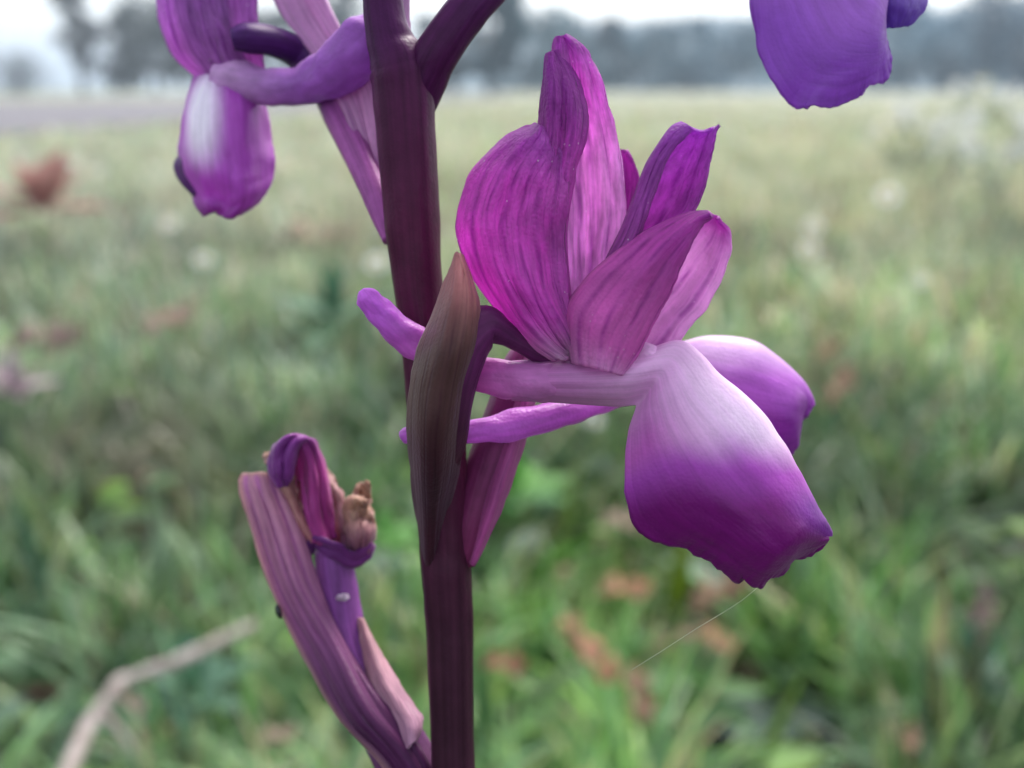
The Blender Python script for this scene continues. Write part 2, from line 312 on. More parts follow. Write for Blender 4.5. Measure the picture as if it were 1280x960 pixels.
# trees: (x px of the trunk, distance, height, width, colour, bare, leaf count, label)
TREES = [
 (104, 60, 7.6, 3.2, (.07, .075, .08), True, 500, 'bare_tree', 'tall thin bare tree standing alone at the left against the white sky'),
 (150, 62, 3.9, 3.4, (.07, .075, .075), True, 1300, 'shrub', 'rounded grey shrub just right of the tall bare tree'),
 (196, 60, 5.3, 5.0, (.06, .075, .07), True, 1600, 'tree', 'bushy leafless tree just left of the upper left flower'),
 (24, 52, 1.75, 4.2, (.06, .07, .08), False, 1600, 'shrub', 'low dark rounded bush at the far left edge of the meadow'),
 (-50, 58, 2.4, 4.6, (.08, .085, .09), False, 1000, 'shrub', 'low grey bush leaving the left edge of the photograph'),
 (255, 60, 5.6, 4.6, (.07, .08, .075), True, 1500, 'tree', 'grey tree seen behind the upper left flower'),
 (330, 64, 5.4, 5.0, (.08, .09, .085), False, 1500, 'tree', 'pale green tree between the upper left flower and its bract'),
 (410, 62, 6.6, 4.6, (.055, .07, .07), False, 1500, 'tree', 'dark tree behind the upper left flower spur beside the stem'),
 (565, 60, 4.6, 3.2, (.05, .06, .06), False, 1500, 'tree', 'small dark tree seen just right of the stem under the branching bud stalk'),
 (612, 58, 7.2, 2.6, (.03, .065, .065), False, 2600, 'conifer_tree', 'tall dark blue green conifer right of the stem'),
 (668, 66, 4.6, 4.4, (.07, .09, .085), False, 1500, 'tree', 'grey green tree directly left of the tallest petal tip'),
 (742, 70, 4.9, 4.2, (.05, .08, .085), False, 1500, 'tree', 'dark teal tree directly right of the tallest petal tip'),
 (800, 72, 4.4, 4.6, (.055, .085, .09), False, 1500, 'tree', 'teal tree in the gap between the tallest petal and the upright petal'),
 (868, 75, 4.8, 5.0, (.05, .08, .09), False, 1500, 'tree', 'broad teal tree above the pointed upright petal'),
 (935, 78, 4.6, 5.0, (.055, .085, .095), False, 1500, 'tree', 'blue green tree at the left border of the upper right lip'),
 (1140, 78, 5.6, 6.0, (.045, .085, .10), False, 1800, 'tree', 'dark blue tree just right of the upper right lip'),
 (1215, 70, 5.8, 5.0, (.09, .11, .12), False, 1500, 'tree', 'pale grey blue tree towards the right edge of the meadow'),
 (1275, 66, 6.2, 4.6, (.05, .07, .085), False, 1500, 'tree', 'dark tree at the right edge of the meadow'),
 (1050, 80, 5.0, 6.0, (.055, .085, .09), False, 1400, 'tree', 'blue green tree showing under the upper right lip'),
]
for px, dist, h, wd, col, bare, n, nm, lb in TREES:
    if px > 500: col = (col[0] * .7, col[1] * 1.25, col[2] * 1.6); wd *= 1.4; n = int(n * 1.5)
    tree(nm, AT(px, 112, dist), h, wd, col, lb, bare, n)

# ------------------------------------------------------------------ meadow grass, ground cover
def blade_colors(n, x, y):
    pal = np.array([(.085, .16, .06), (.11, .20, .07), (.09, .15, .11), (.16, .23, .15), (.22, .28, .12), (.33, .30, .18), (.26, .18, .14)])
    pn = np.array([.20, .2, .2, .17, .09, .08, .06])
    pf = np.array([.03, .05, .05, .18, .2, .36, .13])
    f = np.clip((y - .5) / 1.6, 0, 1)
    u = rng.random(n); cn, cf = np.cumsum(pn), np.cumsum(pf)
    i = np.minimum(np.where(rng.random(n) < f, np.searchsorted(cf, u * cf[-1]), np.searchsorted(cn, u * cn[-1])), 6)
    c = pal[i] * rng.uniform(.6, 1.45, n)[:, None]
    # patches of drier and lusher grass
    pt = np.array([noise.noise(Vector((a * 3.1, b * 2.3, 7))) for a, b in zip(x, y)]); p2 = np.array([noise.noise(Vector((a * 9, b * 7, 3))) for a, b in zip(x, y)])
    c = c * (1 + .6 * pt[:, None] + .9 * p2[:, None]) + np.clip(pt, 0, 1)[:, None] * np.array([.09, .06, .035])
    side = x / y                                                     # bluish grass grows to the left, fresh yellow green grass at the centre
    bb = np.exp(-((side + .36) / .09) ** 2 - ((y - .62) / .16) ** 2)[:, None]; c = c * (1 - .8 * bb) + bb * np.array([.16, .11, .09])
    c = c * (1 + np.clip(-side * 2.2, 0, .7)[:, None] * np.array([-.08, -.05, .18])) + (np.exp(-((x - .03) / .09) ** 2 - ((y - .42) / .14) ** 2))[:, None] * np.array([.045, .09, .0])
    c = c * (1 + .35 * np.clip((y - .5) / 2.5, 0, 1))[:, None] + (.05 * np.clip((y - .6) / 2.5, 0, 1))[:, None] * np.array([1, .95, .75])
    c = c * (.98 + .15 * np.clip((y - .42) / .5, 0, 1))[:, None] * (1 + (1 - np.clip((y - .5) / .8, 0, 1))[:, None] * np.array([-.08, .12, -.18]))      # dark lush grass near the orchid, paler dry grass and painted lens veil beyond
    return np.clip(c, .008, .6)
def grass(name, n, r0, r1, h0, h1, w0, w1, seg, ang=36, flop=1.0, gaps=None, **k):
    r = np.exp(rng.uniform(math.log(r0), math.log(r1), n)); a = np.radians(rng.uniform(-ang, ang, n))
    x = r * np.sin(a); y = r * np.cos(a)
    # tussocks
    cl = rng.normal(size=(n, 2)) * (r * .012)[:, None]; x += cl[:, 0]; y += cl[:, 1]
    ang_ = x / y; py_ = 112 + .26 / y * 1372 * .97; px_ = 640 + ang_ * 1372
    onroad = (px_ < 560) & (py_ < 170 - .08 * np.clip(px_, 0, 600)) & (py_ > 124)
    if gaps:                                                         # tussocks with bare darker gaps between them
        gn = np.array([noise.noise(Vector((p * 17, q * 13, 5))) + .5 * noise.noise(Vector((p * 41, q * 35, 8))) for p, q in zip(x, y)]); onroad |= gn + rng.normal(0, .12, len(gn)) < gaps
    x, y, r = x[~onroad], y[~onroad], r[~onroad]; n = len(x)
    z = np.array([terrain(p, q) for p, q in zip(x, y)])
    h = rng.uniform(h0, h1, n) * (0.8 + .4 * rng.random(n)); wd = rng.uniform(w0, w1, n)
    yaw = rng.uniform(0, 2 * math.pi, n); lean = rng.uniform(.1, .9, n) * flop; face = yaw + rng.normal(0, .5, n) + math.pi / 2
    V = np.empty((n, seg + 1, 2, 3))
    for s in range(seg + 1):
        t = s / seg
        out = h * lean * t ** 1.8; up = h * t * (1 - .35 * lean * t * t)
        cx, cy_, cz = x + np.cos(yaw) * out, y + np.sin(yaw) * out, z + up
        ww = wd * .5 * (1 - t ** 2.2) + 1e-5
        V[:, s, 0] = np.stack([cx - np.cos(face) * ww, cy_ - np.sin(face) * ww, cz], 1)
        V[:, s, 1] = np.stack([cx + np.cos(face) * ww, cy_ + np.sin(face) * ww, cz + ww * .3], 1)
    nvb = (seg + 1) * 2
    me = bpy.data.meshes.new(name); me.vertices.add(n * nvb); me.vertices.foreach_set('co', V.ravel().astype(np.float32))
    q = np.array([[2*s, 2*s+1, 2*s+3, 2*s+2] for s in range(seg)]); idx = (np.arange(n)[:, None, None] * nvb + q[None]).ravel()
    me.loops.add(len(idx)); me.loops.foreach_set('vertex_index', idx.astype(np.int32))
    me.polygons.add(n * seg); me.polygons.foreach_set('loop_start', np.arange(0, len(idx), 4, dtype=np.int32)); me.update(calc_edges=True)
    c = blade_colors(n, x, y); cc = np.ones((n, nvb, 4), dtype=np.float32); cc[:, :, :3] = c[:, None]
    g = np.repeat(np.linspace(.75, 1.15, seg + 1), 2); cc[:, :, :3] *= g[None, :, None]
    me.color_attributes.new('pigment', 'FLOAT_COLOR', 'POINT').data.foreach_set('color', cc.ravel())
    me.shade_smooth()
    return link(name, me, GRASSM, None, k.get('label'), 'grass', None, 'stuff')
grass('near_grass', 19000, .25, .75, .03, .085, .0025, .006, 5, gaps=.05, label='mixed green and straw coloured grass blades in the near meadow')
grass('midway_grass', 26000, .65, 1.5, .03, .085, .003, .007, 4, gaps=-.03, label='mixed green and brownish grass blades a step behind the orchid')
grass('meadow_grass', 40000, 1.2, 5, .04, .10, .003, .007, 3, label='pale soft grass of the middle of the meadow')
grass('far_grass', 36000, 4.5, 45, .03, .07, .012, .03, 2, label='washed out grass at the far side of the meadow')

def herb(name, n, r0, r1, L0, L1, H, pal, label, asp=.55):          # broad rounded leaves of ground cover plants
    r = np.exp(rng.uniform(math.log(r0), math.log(r1), n // 5)); a = np.radians(rng.uniform(-36, 36, n // 5))
    verts, faces, cols = [], [], []
    for rr, aa in zip(r, a):
        bx, by = rr * math.sin(aa), rr * math.cos(aa); c0 = np.array(random.choice(pal)) * random.uniform(.7, 1.3)
        for q in range(random.randint(4, 6)):
            yaw = random.uniform(0, 6.28); L = random.uniform(L0, L1); hh = random.uniform(.3, 1) * H; tilt = random.uniform(-.2, .7); out = random.uniform(.1, .6) * H
            o = len(verts); dx, dy = math.cos(yaw), math.sin(yaw)
            for t, ww in ((0, .05), (.22, .75), (.5, 1), (.78, .72), (1, .08)):
                for s in (-1, 0, 1):
                    lx = out + L * t; lw = s * ww * L * asp * .5
                    verts.append((bx + dx * lx - dy * lw, by + dy * lx + dx * lw, hh + terrain(bx, by) + tilt * L * t - .35 * L * t * t - (.12 * L * ww if s == 0 else 0)))
                    cc = c0 * (1.12 if s == 0 else 1) * random.uniform(.9, 1.1); cols.append(tuple(np.clip(cc, 0, 1)))
            for j in range(4):
                for s in range(2): b = o + j * 3 + s; faces.append((b, b + 1, b + 4, b + 3))
    mesh(name, verts, faces, LEAFM, None, cols, None, label=label, catg='ground cover', kind='stuff')
herb('broadleaf_ground_cover', 750, .27, .9, .014, .036, .036, [(.04, .10, .04), (.04, .09, .065), (.14, .27, .04), (.06, .13, .045), (.10, .17, .12)],
     'low green and blue green rounded leaves between the grass blades')
herb('dead_leaf_litter', 1300, .28, 2.6, .008, .022, .022, [(.22, .13, .09), (.26, .17, .12), (.16, .10, .08), (.30, .22, .17)],
     'brown and pinkish withered leaf litter under the grass', .7)

# ------------------------------------------------------------------ separate things lying or growing in the meadow
def dry_leaf(x, y, px_len, ang, col, label, h=.074, curl=.5):
    p = G(x, y, h); dist = (p - CAM).length; L = px_len / F_PX * dist
    o = link('dry_leaf', None, None, None, label, 'dry leaf', 'orange brown dead leaves in the grass'); o.location = p
    v, f, c = [], [], []
    for j in range(13):
        t = j / 12
        wd = L * .19 * (math.sin(math.pi * min(1, t * 1.02)) ** .6) * (1 + .45 * math.sin(t * 17 + x) + .3 * math.sin(t * 31 + y))
        for i in range(5):
            s = (i - 2) / 2; lx = (t - .5) * L; lw = s * wd
            v.append((p.x + math.cos(ang) * lx - math.sin(ang) * lw, p.y + (math.sin(ang) * lx + math.cos(ang) * lw) * .6,
                      p.z + math.sin(ang) * lx * .8 + math.cos(ang) * lw * .8 + curl * wd * s * s + .12 * L * math.sin(t * 7 + s)))
            c.append(tuple(q * random.uniform(.85, 1.15) * (.8 if i == 2 else 1) for q in col))
    for j in range(12):
        for i in range(4): b = j * 5 + i; f.append((b, b + 1, b + 6, b + 5))
    bl = mesh('leaf_blade', v, f, DRY, o, c); s = bl.modifiers.new('thickness', 'SOLIDIFY'); s.thickness = .0003
    pv = [(p + Vector((math.cos(ang) * t * L, math.sin(ang) * t * L * .6, math.sin(ang) * t * L * .8 - .001)), L * .018) for t in (-.62, -.3, 0, .3)]
    a, b, _ = tube_pts(pv, seg=6, sub=2); mesh('leaf_stalk', a, b, DRY, o, [tuple(q * .7 for q in col)] * len(a))
OR, BR, PK = (.64, .34, .20), (.42, .25, .16), (.54, .38, .29)
dry_leaf(712, 780, 34, .3, OR, 'small bright orange dead leaf at the upper end of the slanting leaf chain')
dry_leaf(742, 822, 78, -.75, OR, 'long orange brown dead leaf slanting down to the right below the main lip')
dry_leaf(800, 872, 70, -1.2, BR, 'brown dead leaf at the lower end of the slanting leaf chain')
dry_leaf(782, 738, 62, .05, OR, 'flat orange dead leaf lying level under the main lip')
dry_leaf(780, 654, 56, 0, PK, 'pale orange dead leaf touching the left outline of the main lip')
dry_leaf(900, 745, 80, .5, BR, 'broad ochre brown dead leaf right under the ragged tip of the main lip', curl=1)
dry_leaf(895, 800, 46, -.4, OR, 'short orange brown dead leaf below the ochre one under the lip tip')
dry_leaf(640, 632, 34, 0, BR, 'small tan dead leaf right of the magenta bract')
dry_leaf(630, 832, 50, 0, (.50, .20, .14), 'thin reddish dead leaf touching the lower stem on its right')
dry_leaf(212, 402, 66, .5, PK, 'pinkish tan dead leaf in the grass at the middle left')
dry_leaf(60, 425, 80, .2, (.36, .25, .21), 'faded brown dead leaf near the left edge above the grey stalks')
dry_leaf(350, 920, 40, .2, PK, 'pinkish dead leaf left of the withered flower near the bottom edge')
dry_leaf(162, 878, 40, -.4, PK, 'tan dead leaf caught under the bend of the twig')
dry_leaf(1140, 925, 40, 1.2, BR, 'brown upright dead leaf near the lower right corner')
dry_leaf(1230, 770, 70, 1.3, (.24, .15, .15), 'dull mauve brown dead leaf at the right edge')
dry_leaf(1050, 485, 60, .9, BR, 'ochre dead leaf beside the rear lip on its right')
dry_leaf(1035, 440, 42, .6, BR, 'tan dead leaf above and right of the rear lip')
dry_leaf(400, 300, 90, .1, (.45, .34, .24), 'straw coloured dead leaf right of the upper left lip', h=.06)

# twig
def gtube(name, pts, m, parent=None, seg=10, col=None, **k):       # pts (x, y, height, radius in metres)
    v, f, uv = tube_pts([(G(x, y, h), r) for x, y, h, r in pts], seg=seg, sub=6, wob=.12)
    return mesh(name, v, f, m, parent, [col] * len(v) if col else None, uv, **k)
tw = link('twig', None, None, None, 'pale grey bent twig lying in the grass at the lower left', 'twig'); tw.location = G(150, 860, .02)
gtube('main_twig', [(76, 985, .07, .0024), (108, 912, .074, .0023), (138, 868, .079, .0019), (148, 854, .08, .0022), (162, 848, .08, .0018), (215, 830, .082, .0022), (270, 803, .083, .0018), (318, 780, .083, .0012)], TWIG, tw)
gtube('side_twig', [(122, 885, .077, .0012), (150, 915, .072, .0010), (168, 945, .066, .0006)], TWIG, tw, seg=6)

# arching grass blades one can tell apart
def big_blade(pts, wpx, col, label):
    v, f, c = [], [], []
    for i in range(25):
        x, y, h, wq = cat([(a, b, hh + .022, ww) for (a, b, hh), ww in zip(pts, wpx)], i / 24 * (len(pts) - 1))
        p = G(x, y, h); wm = wq / F_PX * (p - CAM).length * .5
        x2, y2, *_ = cat([(a, b, hh, 0) for a, b, hh in pts], min(len(pts) - 1, i / 24 * (len(pts) - 1) + .05))
        dx, dy = x2 - x, y2 - y; L = math.hypot(dx, dy) + 1e-5; side = (RT * (-dy / L) - UP * (dx / L)).normalized() if L > .01 else RT
        for s in (-1, 0, 1):
            v.append(p + side * wm * s + FW * wm * .5 * (1 - abs(s))); c.append(tuple(q * (1.15 if s == 0 else 1) for q in col))
    for j in range(24):
        for s in range(2): b = j * 3 + s; f.append((b, b + 1, b + 4, b + 3))
    o = mesh('long_grass_blade', v, f, GRASSM, None, c, label=label, catg='grass blade', group='long grass blades in front of the meadow')
    s = o.modifiers.new('thickness', 'SOLIDIFY'); s.thickness = .0002
GB, GY, GP = (.13, .25, .10), (.24, .34, .08), (.24, .32, .18)
big_blade([(940, 975, .0), (965, 925, .03), (985, 880, .05), (1003, 845, .065)], [12, 14, 10, 2], GY, 'yellow green grass blade rising at the bottom edge right of centre')
big_blade([(1040, 980, .0), (1060, 930, .03), (1100, 895, .045), (1145, 880, .05)], [12, 16, 14, 2], GP, 'pale grass blade curving to the right at the lower right')
big_blade([(622, 975, .0), (636, 920, .02), (670, 870, .04), (722, 828, .05)], [14, 16, 14, 4], GP, 'pale arching grass blade right of the lower stem')
big_blade([(665, 975, .0), (672, 920, .02), (690, 860, .04), (725, 830, .045)], [10, 14, 12, 3], GP, 'second pale grass blade arching beside the first right of the lower stem')
big_blade([(596, 990, .0), (606, 930, .03), (604, 870, .05), (597, 820, .065)], [26, 28, 20, 4], GB, 'broad green grass blade upright directly right of the lower stem')
big_blade([(820, 975, .0), (812, 920, .02), (798, 880, .04), (790, 850, .05)], [14, 16, 12, 3], GP, 'short pale grass blade below the orange leaf chain')
big_blade([(842, 775, .01), (848, 735, .03), (852, 700, .05), (853, 672, .06)], [14, 22, 20, 6], (.26, .34, .04), 'bright lime grass blade right below the left half of the main lip')
big_blade([(1285, 770, .02), (1250, 720, .04), (1215, 675, .06), (1190, 645, .07)], [16, 18, 14, 3], GP, 'pale grass blade leaning left from the right edge')
big_blade([(225, 800, .02), (214, 700, .05), (205, 650, .06), (198, 610, .07)], [10, 12, 10, 3], (.12, .2, .09), 'thin green grass blade in the lower left above the twig')
big_blade([(170, 945, .01), (150, 905, .03), (120, 870, .05), (100, 850, .055)], [10, 14, 12, 3], (.18, .25, .15), 'pale green blade crossing under the twig')
big_blade([(1160, 560, .05), (1130, 520, .07), (1110, 490, .09), (1095, 470, .1)], [10, 14, 10, 3], (.2, .27, .17), 'pale blade leaning left in the middle right of the meadow')
big_blade([(1212, 600, .03), (1212, 560, .06), (1210, 535, .08), (1208, 515, .1)], [6, 9, 8, 2], (.3, .34, .2), 'straw blade standing upright in the middle right of the meadow')

big_blade([(700, 700, .0), (706, 660, .03), (716, 610, .05), (730, 575, .065)], [10, 13, 10, 2], GY, 'fresh green blade between the rear ovary and the main lip')
big_blade([(640, 760, .0), (668, 720, .02), (706, 690, .04), (748, 672, .05)], [12, 16, 12, 3], (.16, .34, .06), 'bright green blade bending right beside the lower stem')
big_blade([(1010, 760, .0), (1000, 700, .03), (985, 650, .05), (975, 610, .06)], [9, 12, 9, 2], GP, 'pale thin blade just right of the main lip nose')
big_blade([(60, 820, .0), (52, 740, .03), (36, 670, .06), (14, 620, .08)], [14, 18, 14, 3], (.14, .24, .16), 'blue green blade leaning to the left edge above the twig')
big_blade([(480, 900, .0), (470, 830, .03), (474, 770, .05), (486, 720, .06)], [10, 13, 10, 2], GY, 'yellow green blade between the withered flower and the stem')
big_blade([(1180, 900, .0), (1172, 850, .03), (1150, 800, .05), (1118, 765, .06)], [10, 14, 10, 2], GP, 'pale blade arching left in the lower right')
# daisies
def flat_disc_petals(ctr, nrm, r, n=11, w=.5):
    v, f = [], []; a0 = nrm.orthogonal().normalized(); b0 = nrm.cross(a0)
    for i in range(n):
        a = 2 * math.pi * i / n; d = a0 * math.cos(a) + b0 * math.sin(a); t = b0 * math.cos(a) - a0 * math.sin(a); o = len(v)
        v += [ctr + d * r * .2, ctr + d * r * .6 + t * r * w * .35 + nrm * r * .1, ctr + d * r, ctr + d * r * .6 - t * r * w * .35 + nrm * r * .1]; f.append((o, o + 1, o + 2, o + 3))
    return v, f
WH = leaf_mat('white_flower_tissue', .2, .5, 200)
def daisy(x, y, dpx, h, label, col=(.8, .8, .76), tall=None):
    p = G(x, y, h); dist = (p - CAM).length; r = dpx / F_PX * dist * .5
    o = link('daisy', None, None, None, label, 'daisy', 'small white flowers in the meadow'); o.location = (p.x, p.y, 0)
    s, f, _ = tube_pts([(Vector((p.x, p.y, 0)), .0012), (Vector((p.x + .004, p.y, h * .5)), .001), (p, .001)], seg=6, sub=2)
    mesh('stalk', s, f, LEAFM, o, [(.12, .2, .08)] * len(s))
    nrm = (CAM - p).normalized() * .6 + Vector((0, 0, .6)); nrm.normalize()
    v, f = flat_disc_petals(p, nrm, r); mesh('petal_ring', v, f, WH, o, [col] * len(v))
    v, f, _ = tube_pts([(p, r * .3), (p + nrm * r * .12, r * .28), (p + nrm * r * .2, r * .12)], seg=8, sub=1); mesh('flower_centre', v, f, WH, o, [(.6, .42, .05)] * len(v))
for a in [(255, 325, 26, .07, 'white daisy below the upper left lip'), (471, 329, 32, .07, 'bright white daisy touching the left side of the stem'),
          (211, 279, 22, .08, 'faint white daisy left of the tip of the upper left lip'), (740, 524, 30, .06, 'pinkish white daisy under the throat of the main flower'),
          (1110, 245, 34, .08, 'pale daisy upper of the column in the right meadow'), (1016, 284, 26, .08, 'upper one of the two close daisies right of the folded petal'),
          (1012, 311, 26, .08, 'lower one of the two close daisies right of the folded petal'), (88, 205, 18, .08, 'faint daisy above the reddish plant'),
          (124, 213, 16, .08, 'faint daisy above and right of the reddish plant'), (1150, 350, 22, .08, 'dim daisy in the middle of the right meadow'),
          (740, 228, 0.1, .08, 'x')][:-1]:
    daisy(*a)
# pale flowering weeds on the right
def weed(x, y, hpx, label, nclus, colset, group='pale flowering weeds on the right'):
    hpx *= 1.35; b = G(x, y + hpx, .05); dist = (b - CAM).length; H = hpx / F_PX * dist
    o = link('flowering_weed', None, None, None, label, 'wildflower', group); o.location = b
    v, f = [], []; heads = []
    for i in range(6):
        a = random.uniform(0, 6.28); e = b + Vector((math.cos(a) * H * .3, math.sin(a) * H * .3, H * random.uniform(.6, 1.05)))
        t, g, _ = tube_pts([(b, H * .012), (b.lerp(e, .5) + Vector((0, 0, H * .08)), H * .01), (e, H * .006)], seg=5, sub=2); q = len(v); v += t; f += [tuple(c + q for c in h) for h in g]; heads.append(e)
    mesh('stems', v, f, LEAFM, o, [(.16, .2, .12)] * len(v))
    for e in heads:
        v, f, c = [], [], []
        for q in range(nclus):
            p = e + Vector([random.gauss(0, H * .06) for _ in range(3)]); t, g = flat_disc_petals(p, Vector((random.uniform(-1, 1), -1, 1)).normalized(), H * random.uniform(.07, .11), 6, .9)
            k = len(v); v += t; f += [tuple(z + k for z in h) for h in g]; c += [random.choice(colset)] * len(t)
        mesh('flower_head', v, f, WH, o, c)
    n = 60; ctr = np.array([tuple(b + Vector((random.gauss(0, H * .16), random.gauss(0, H * .16), random.uniform(.05, .7) * H))) for _ in range(n)])
    quads_mesh('leaves', ctr, rand_dirs(n) * H * .09, rand_dirs(n) * H * .035, np.array([(.2, .26, .18)] * n) * rng.uniform(.7, 1.2, n)[:, None], LEAFM, o)
W1, Y1 = [(.75, .75, .7), (.6, .62, .55)], [(.7, .66, .3), (.75, .75, .7)]
for a in [(1150, 140, 60, 'tallest whitish weed left in the group at the right meadow edge', 7, W1), (1118, 150, 50, 'yellow flecked weed just left of the tallest whitish one', 4, Y1),
          (1240, 160, 70, 'whitish bushy weed at the far right', 7, W1), (1185, 165, 50, 'grey green weed between the two whitish ones', 4, W1),
          (1240, 112, 36, 'small yellow headed weed near the right edge under the trees', 3, Y1), (1205, 105, 34, 'small pale weed under the grey blue tree', 4, W1),
          (1270, 125, 50, 'pale green weed cut by the right edge', 4, W1)]:
    weed(*a)
# reddish plant on the left and mauve stalks
def rosette(name, x, y, wpx, cols, label, catg, group=None, n=14, up=.6, lift=.02):
    b = G(x, y, lift); dist = (b - CAM).length; L = wpx / F_PX * dist * .5
    o = link(name, None, None, None, label, catg, group); o.location = b
    for i in range(n):
        a = 2 * math.pi * i / n + random.uniform(-.2, .2); el = random.uniform(.1, up) + (.9 if i % 4 == 0 else 0); l = L * random.uniform(.7, 1.1); d = Vector((math.cos(a) * math.cos(el), math.sin(a) * math.cos(el), math.sin(el)))
        sd_ = Vector((-math.sin(a), math.cos(a), 0)); v, f, c = [], [], []; col = random.choice(cols)
        for j in range(7):
            t = j / 6; ww = l * .18 * math.sin(math.pi * (.08 + .9 * t)); ctr = b + d * l * t + Vector((0, 0, .03 - .25 * l * t * t))
            for s in (-1, 0, 1): v.append(ctr + sd_ * ww * s - Vector((0, 0, ww * .4 * (s == 0)))); c.append(col)
        for j in range(6):
            for s in range(2): q = j * 3 + s; f.append((q, q + 1, q + 4, q + 3))
        mesh('leaf', v, f, DRY, o, c)
rosette('reddish_plant', 60, 290, 190, [(.44, .24, .22), (.52, .34, .30), (.38, .18, .17)], 'withered reddish brown plant standing out in the meadow at the left', 'plant', n=18, up=1.3, lift=.085)
rosette('withered_rosette', 25, 545, 130, [(.30, .20, .24), (.34, .27, .30)], 'mauve grey withered rosette of leaves at the left edge', 'plant', n=12, up=.9, lift=.05)
rosette('broadleaf_weed', 640, 700, 190, [(.08, .24, .04), (.11, .28, .05), (.06, .18, .05)], 'bright green broad leaved weed right behind the lower stem', 'plant', n=14, lift=.05)
rosette('broadleaf_weed', 490, 760, 120, [(.08, .24, .04), (.10, .26, .05)], 'bright green weed between the withered flower and the stem', 'plant', n=12, lift=.045)
rosette('broadleaf_weed', 250, 960, 190, [(.06, .15, .09), (.07, .17, .10)], 'blue green broad leaved weed at the bottom left under the twig', 'plant', n=12)
rosette('broadleaf_weed', 870, 960, 190, [(.08, .18, .06), (.10, .2, .07)], 'mid green broad leaved weed at the bottom below the lip', 'plant', n=12)
rosette('broadleaf_weed', 1210, 930, 180, [(.06, .14, .09), (.07, .15, .10)], 'dull blue green weed in the lower right corner', 'plant', n=12)
rosette('broadleaf_weed', 420, 440, 190, [(.06, .15, .08), (.08, .18, .10)], 'dark green weed left of the stem behind the spur tip', 'plant', n=14, up=1)

# ------------------------------------------------------------------ THE ORCHID
root = link('orchid', None, None, None, 'purple wild orchid with dark plum stem, flowers in three directions and one withered bloom', 'orchid')
foot = P(566, 960, 150); root.location = (foot.x, foot.y, 0)
PLUM = lambda u, v: mix3(mix3((.058, .009, .060), (.072, .009, .036), sm(.18, .42, v)), (.040, .012, .024), sm(.42, .7, v))
st_edges = [(-420, 452, 476, 40), (-300, 446, 482, 48), (-150, 447, 492, 58), (-60, 450, 498, 66), (0, 453, 502, 72), (50, 457, 516, 78), (80, 461, 536, 80), (110, 464, 542, 82), (200, 473, 546, 88), (300, 483, 551, 94),
            (400, 497, 556, 100), (500, 508, 574, 106), (600, 517, 585, 112), (660, 524, 587, 118), (720, 527, 589, 124), (800, 533, 591, 134), (960, 539, 593, 150), (1150, 545, 600, 175)]
path = [(P((l + r) / 2, y, d), (r - l) / 2 * UNIT * (1 + d * UNIT / D0)) for y, l, r, d in st_edges]
pl = path[-1][0]; pr_ = path[-1][1]; path += [(Vector((pl.x, pl.y, pl.z - z)), pr_) for z in (.007, .018, .04, .075, .12) if z < pl.z] + [(Vector((pl.x, pl.y, -.003)), pr_ * 1.1)]
v_, f_, uv_ = tube_pts(path, seg=36, sub=8, ribs=5, rib_amp=.015, wob=.06, twist=.4)
mesh('stem', v_, f_, STEM, root, [PLUM(u, v) for u, v in uv_], uv_)

VIO, MAG, PALE = (.20, .03, .24), (.46, .06, .42), (.86, .60, .84)
# ---- main flower: ovary is the flower's body, its petals are sub-parts
fl = ptube('flower', [(538, 740, 140, 9), (537, 695, 122, 12), (539, 650, 92, 16), (545, 600, 50, 22), (553, 550, 14, 29), (566, 480, -12, 29), (584, 428, -18, 30), (606, 408, -12, 27), (628, 415, -4, 17), (650, 428, 6, 13), (690, 448, 20, 14), (740, 455, 10, 12)],
           STEM, root, lambda u, v: mix3((.045, .013, .022), (.10, .018, .085), sm(.3, .55, v)), seg=24, ribs=6, rib_amp=.03,
           label='large sharp magenta flower in the middle with folded upright petals and a deep purple lip')
# bract that hugs the ovary
loft('bract', [[(533, 740, 140), (538, 742, 132), (544, 742, 132), (550, 740, 140)],
               [(528, 695, 126), (534, 695, 96), (542, 694, 95), (550, 692, 120)],
               [(522, 645, 104), (533, 645, 58), (546, 644, 56), (558, 640, 92)],
               [(516, 595, 62), (531, 595, -4), (554, 592, -8), (573, 588, 40)],
               [(511, 540, 22), (531, 538, -46), (558, 535, -48), (576, 530, 4)],
               [(513, 485, 0), (536, 485, -62), (566, 482, -62), (580, 482, -14)],
               [(523, 442, 0), (546, 440, -72), (576, 438, -74), (592, 436, -34)],
               [(537, 405, 5), (556, 400, -62), (582, 400, -66), (596, 405, -34)],
               [(551, 370, 5), (564, 366, -50), (583, 368, -56), (598, 380, -28)],
               [(563, 340, 5), (570, 338, -32), (580, 342, -36), (588, 352, -18)],
               [(571, 318, 0), (572, 317, -6), (574, 318, -8), (576, 320, -4)]],
     BRACT, root, lambda u, v: mix3(mix3((.058, .013, .028), (.15, .08, .06), sm(.28, .5, v) * (.4 + .6 * abs(u - .5) * 2)), (.55, .20, .20), sm(.58, .95, v) * (.7 + .3 * u)), ridges=3, ridge_amp=.7, wob=4, seed=2, thick=.0002,
     label='olive and pinkish brown pointed bract wrapping the stalk of the sharp middle flower')

magenta = lambda a, b: (lambda u, v: mix3(a, b, v))
# spur and throat
ptube('spur', [(452, 362, 10, 4), (458, 370, 12, 14), (476, 392, 24, 18), (508, 420, 36, 21), (548, 446, 40, 22), (590, 466, 30, 22), (650, 475, 14, 25), (700, 477, 10, 24), (750, 476, 14, 20), (790, 474, 20, 12)],
      SPUR, fl, lambda u, v: mix3(mix3((.62, .16, .72), (.58, .14, .50), sm(.2, .5, v)), (.66, .22, .58), sm(.55, .75, v)), seg=28, wob=.2, flat=.86)
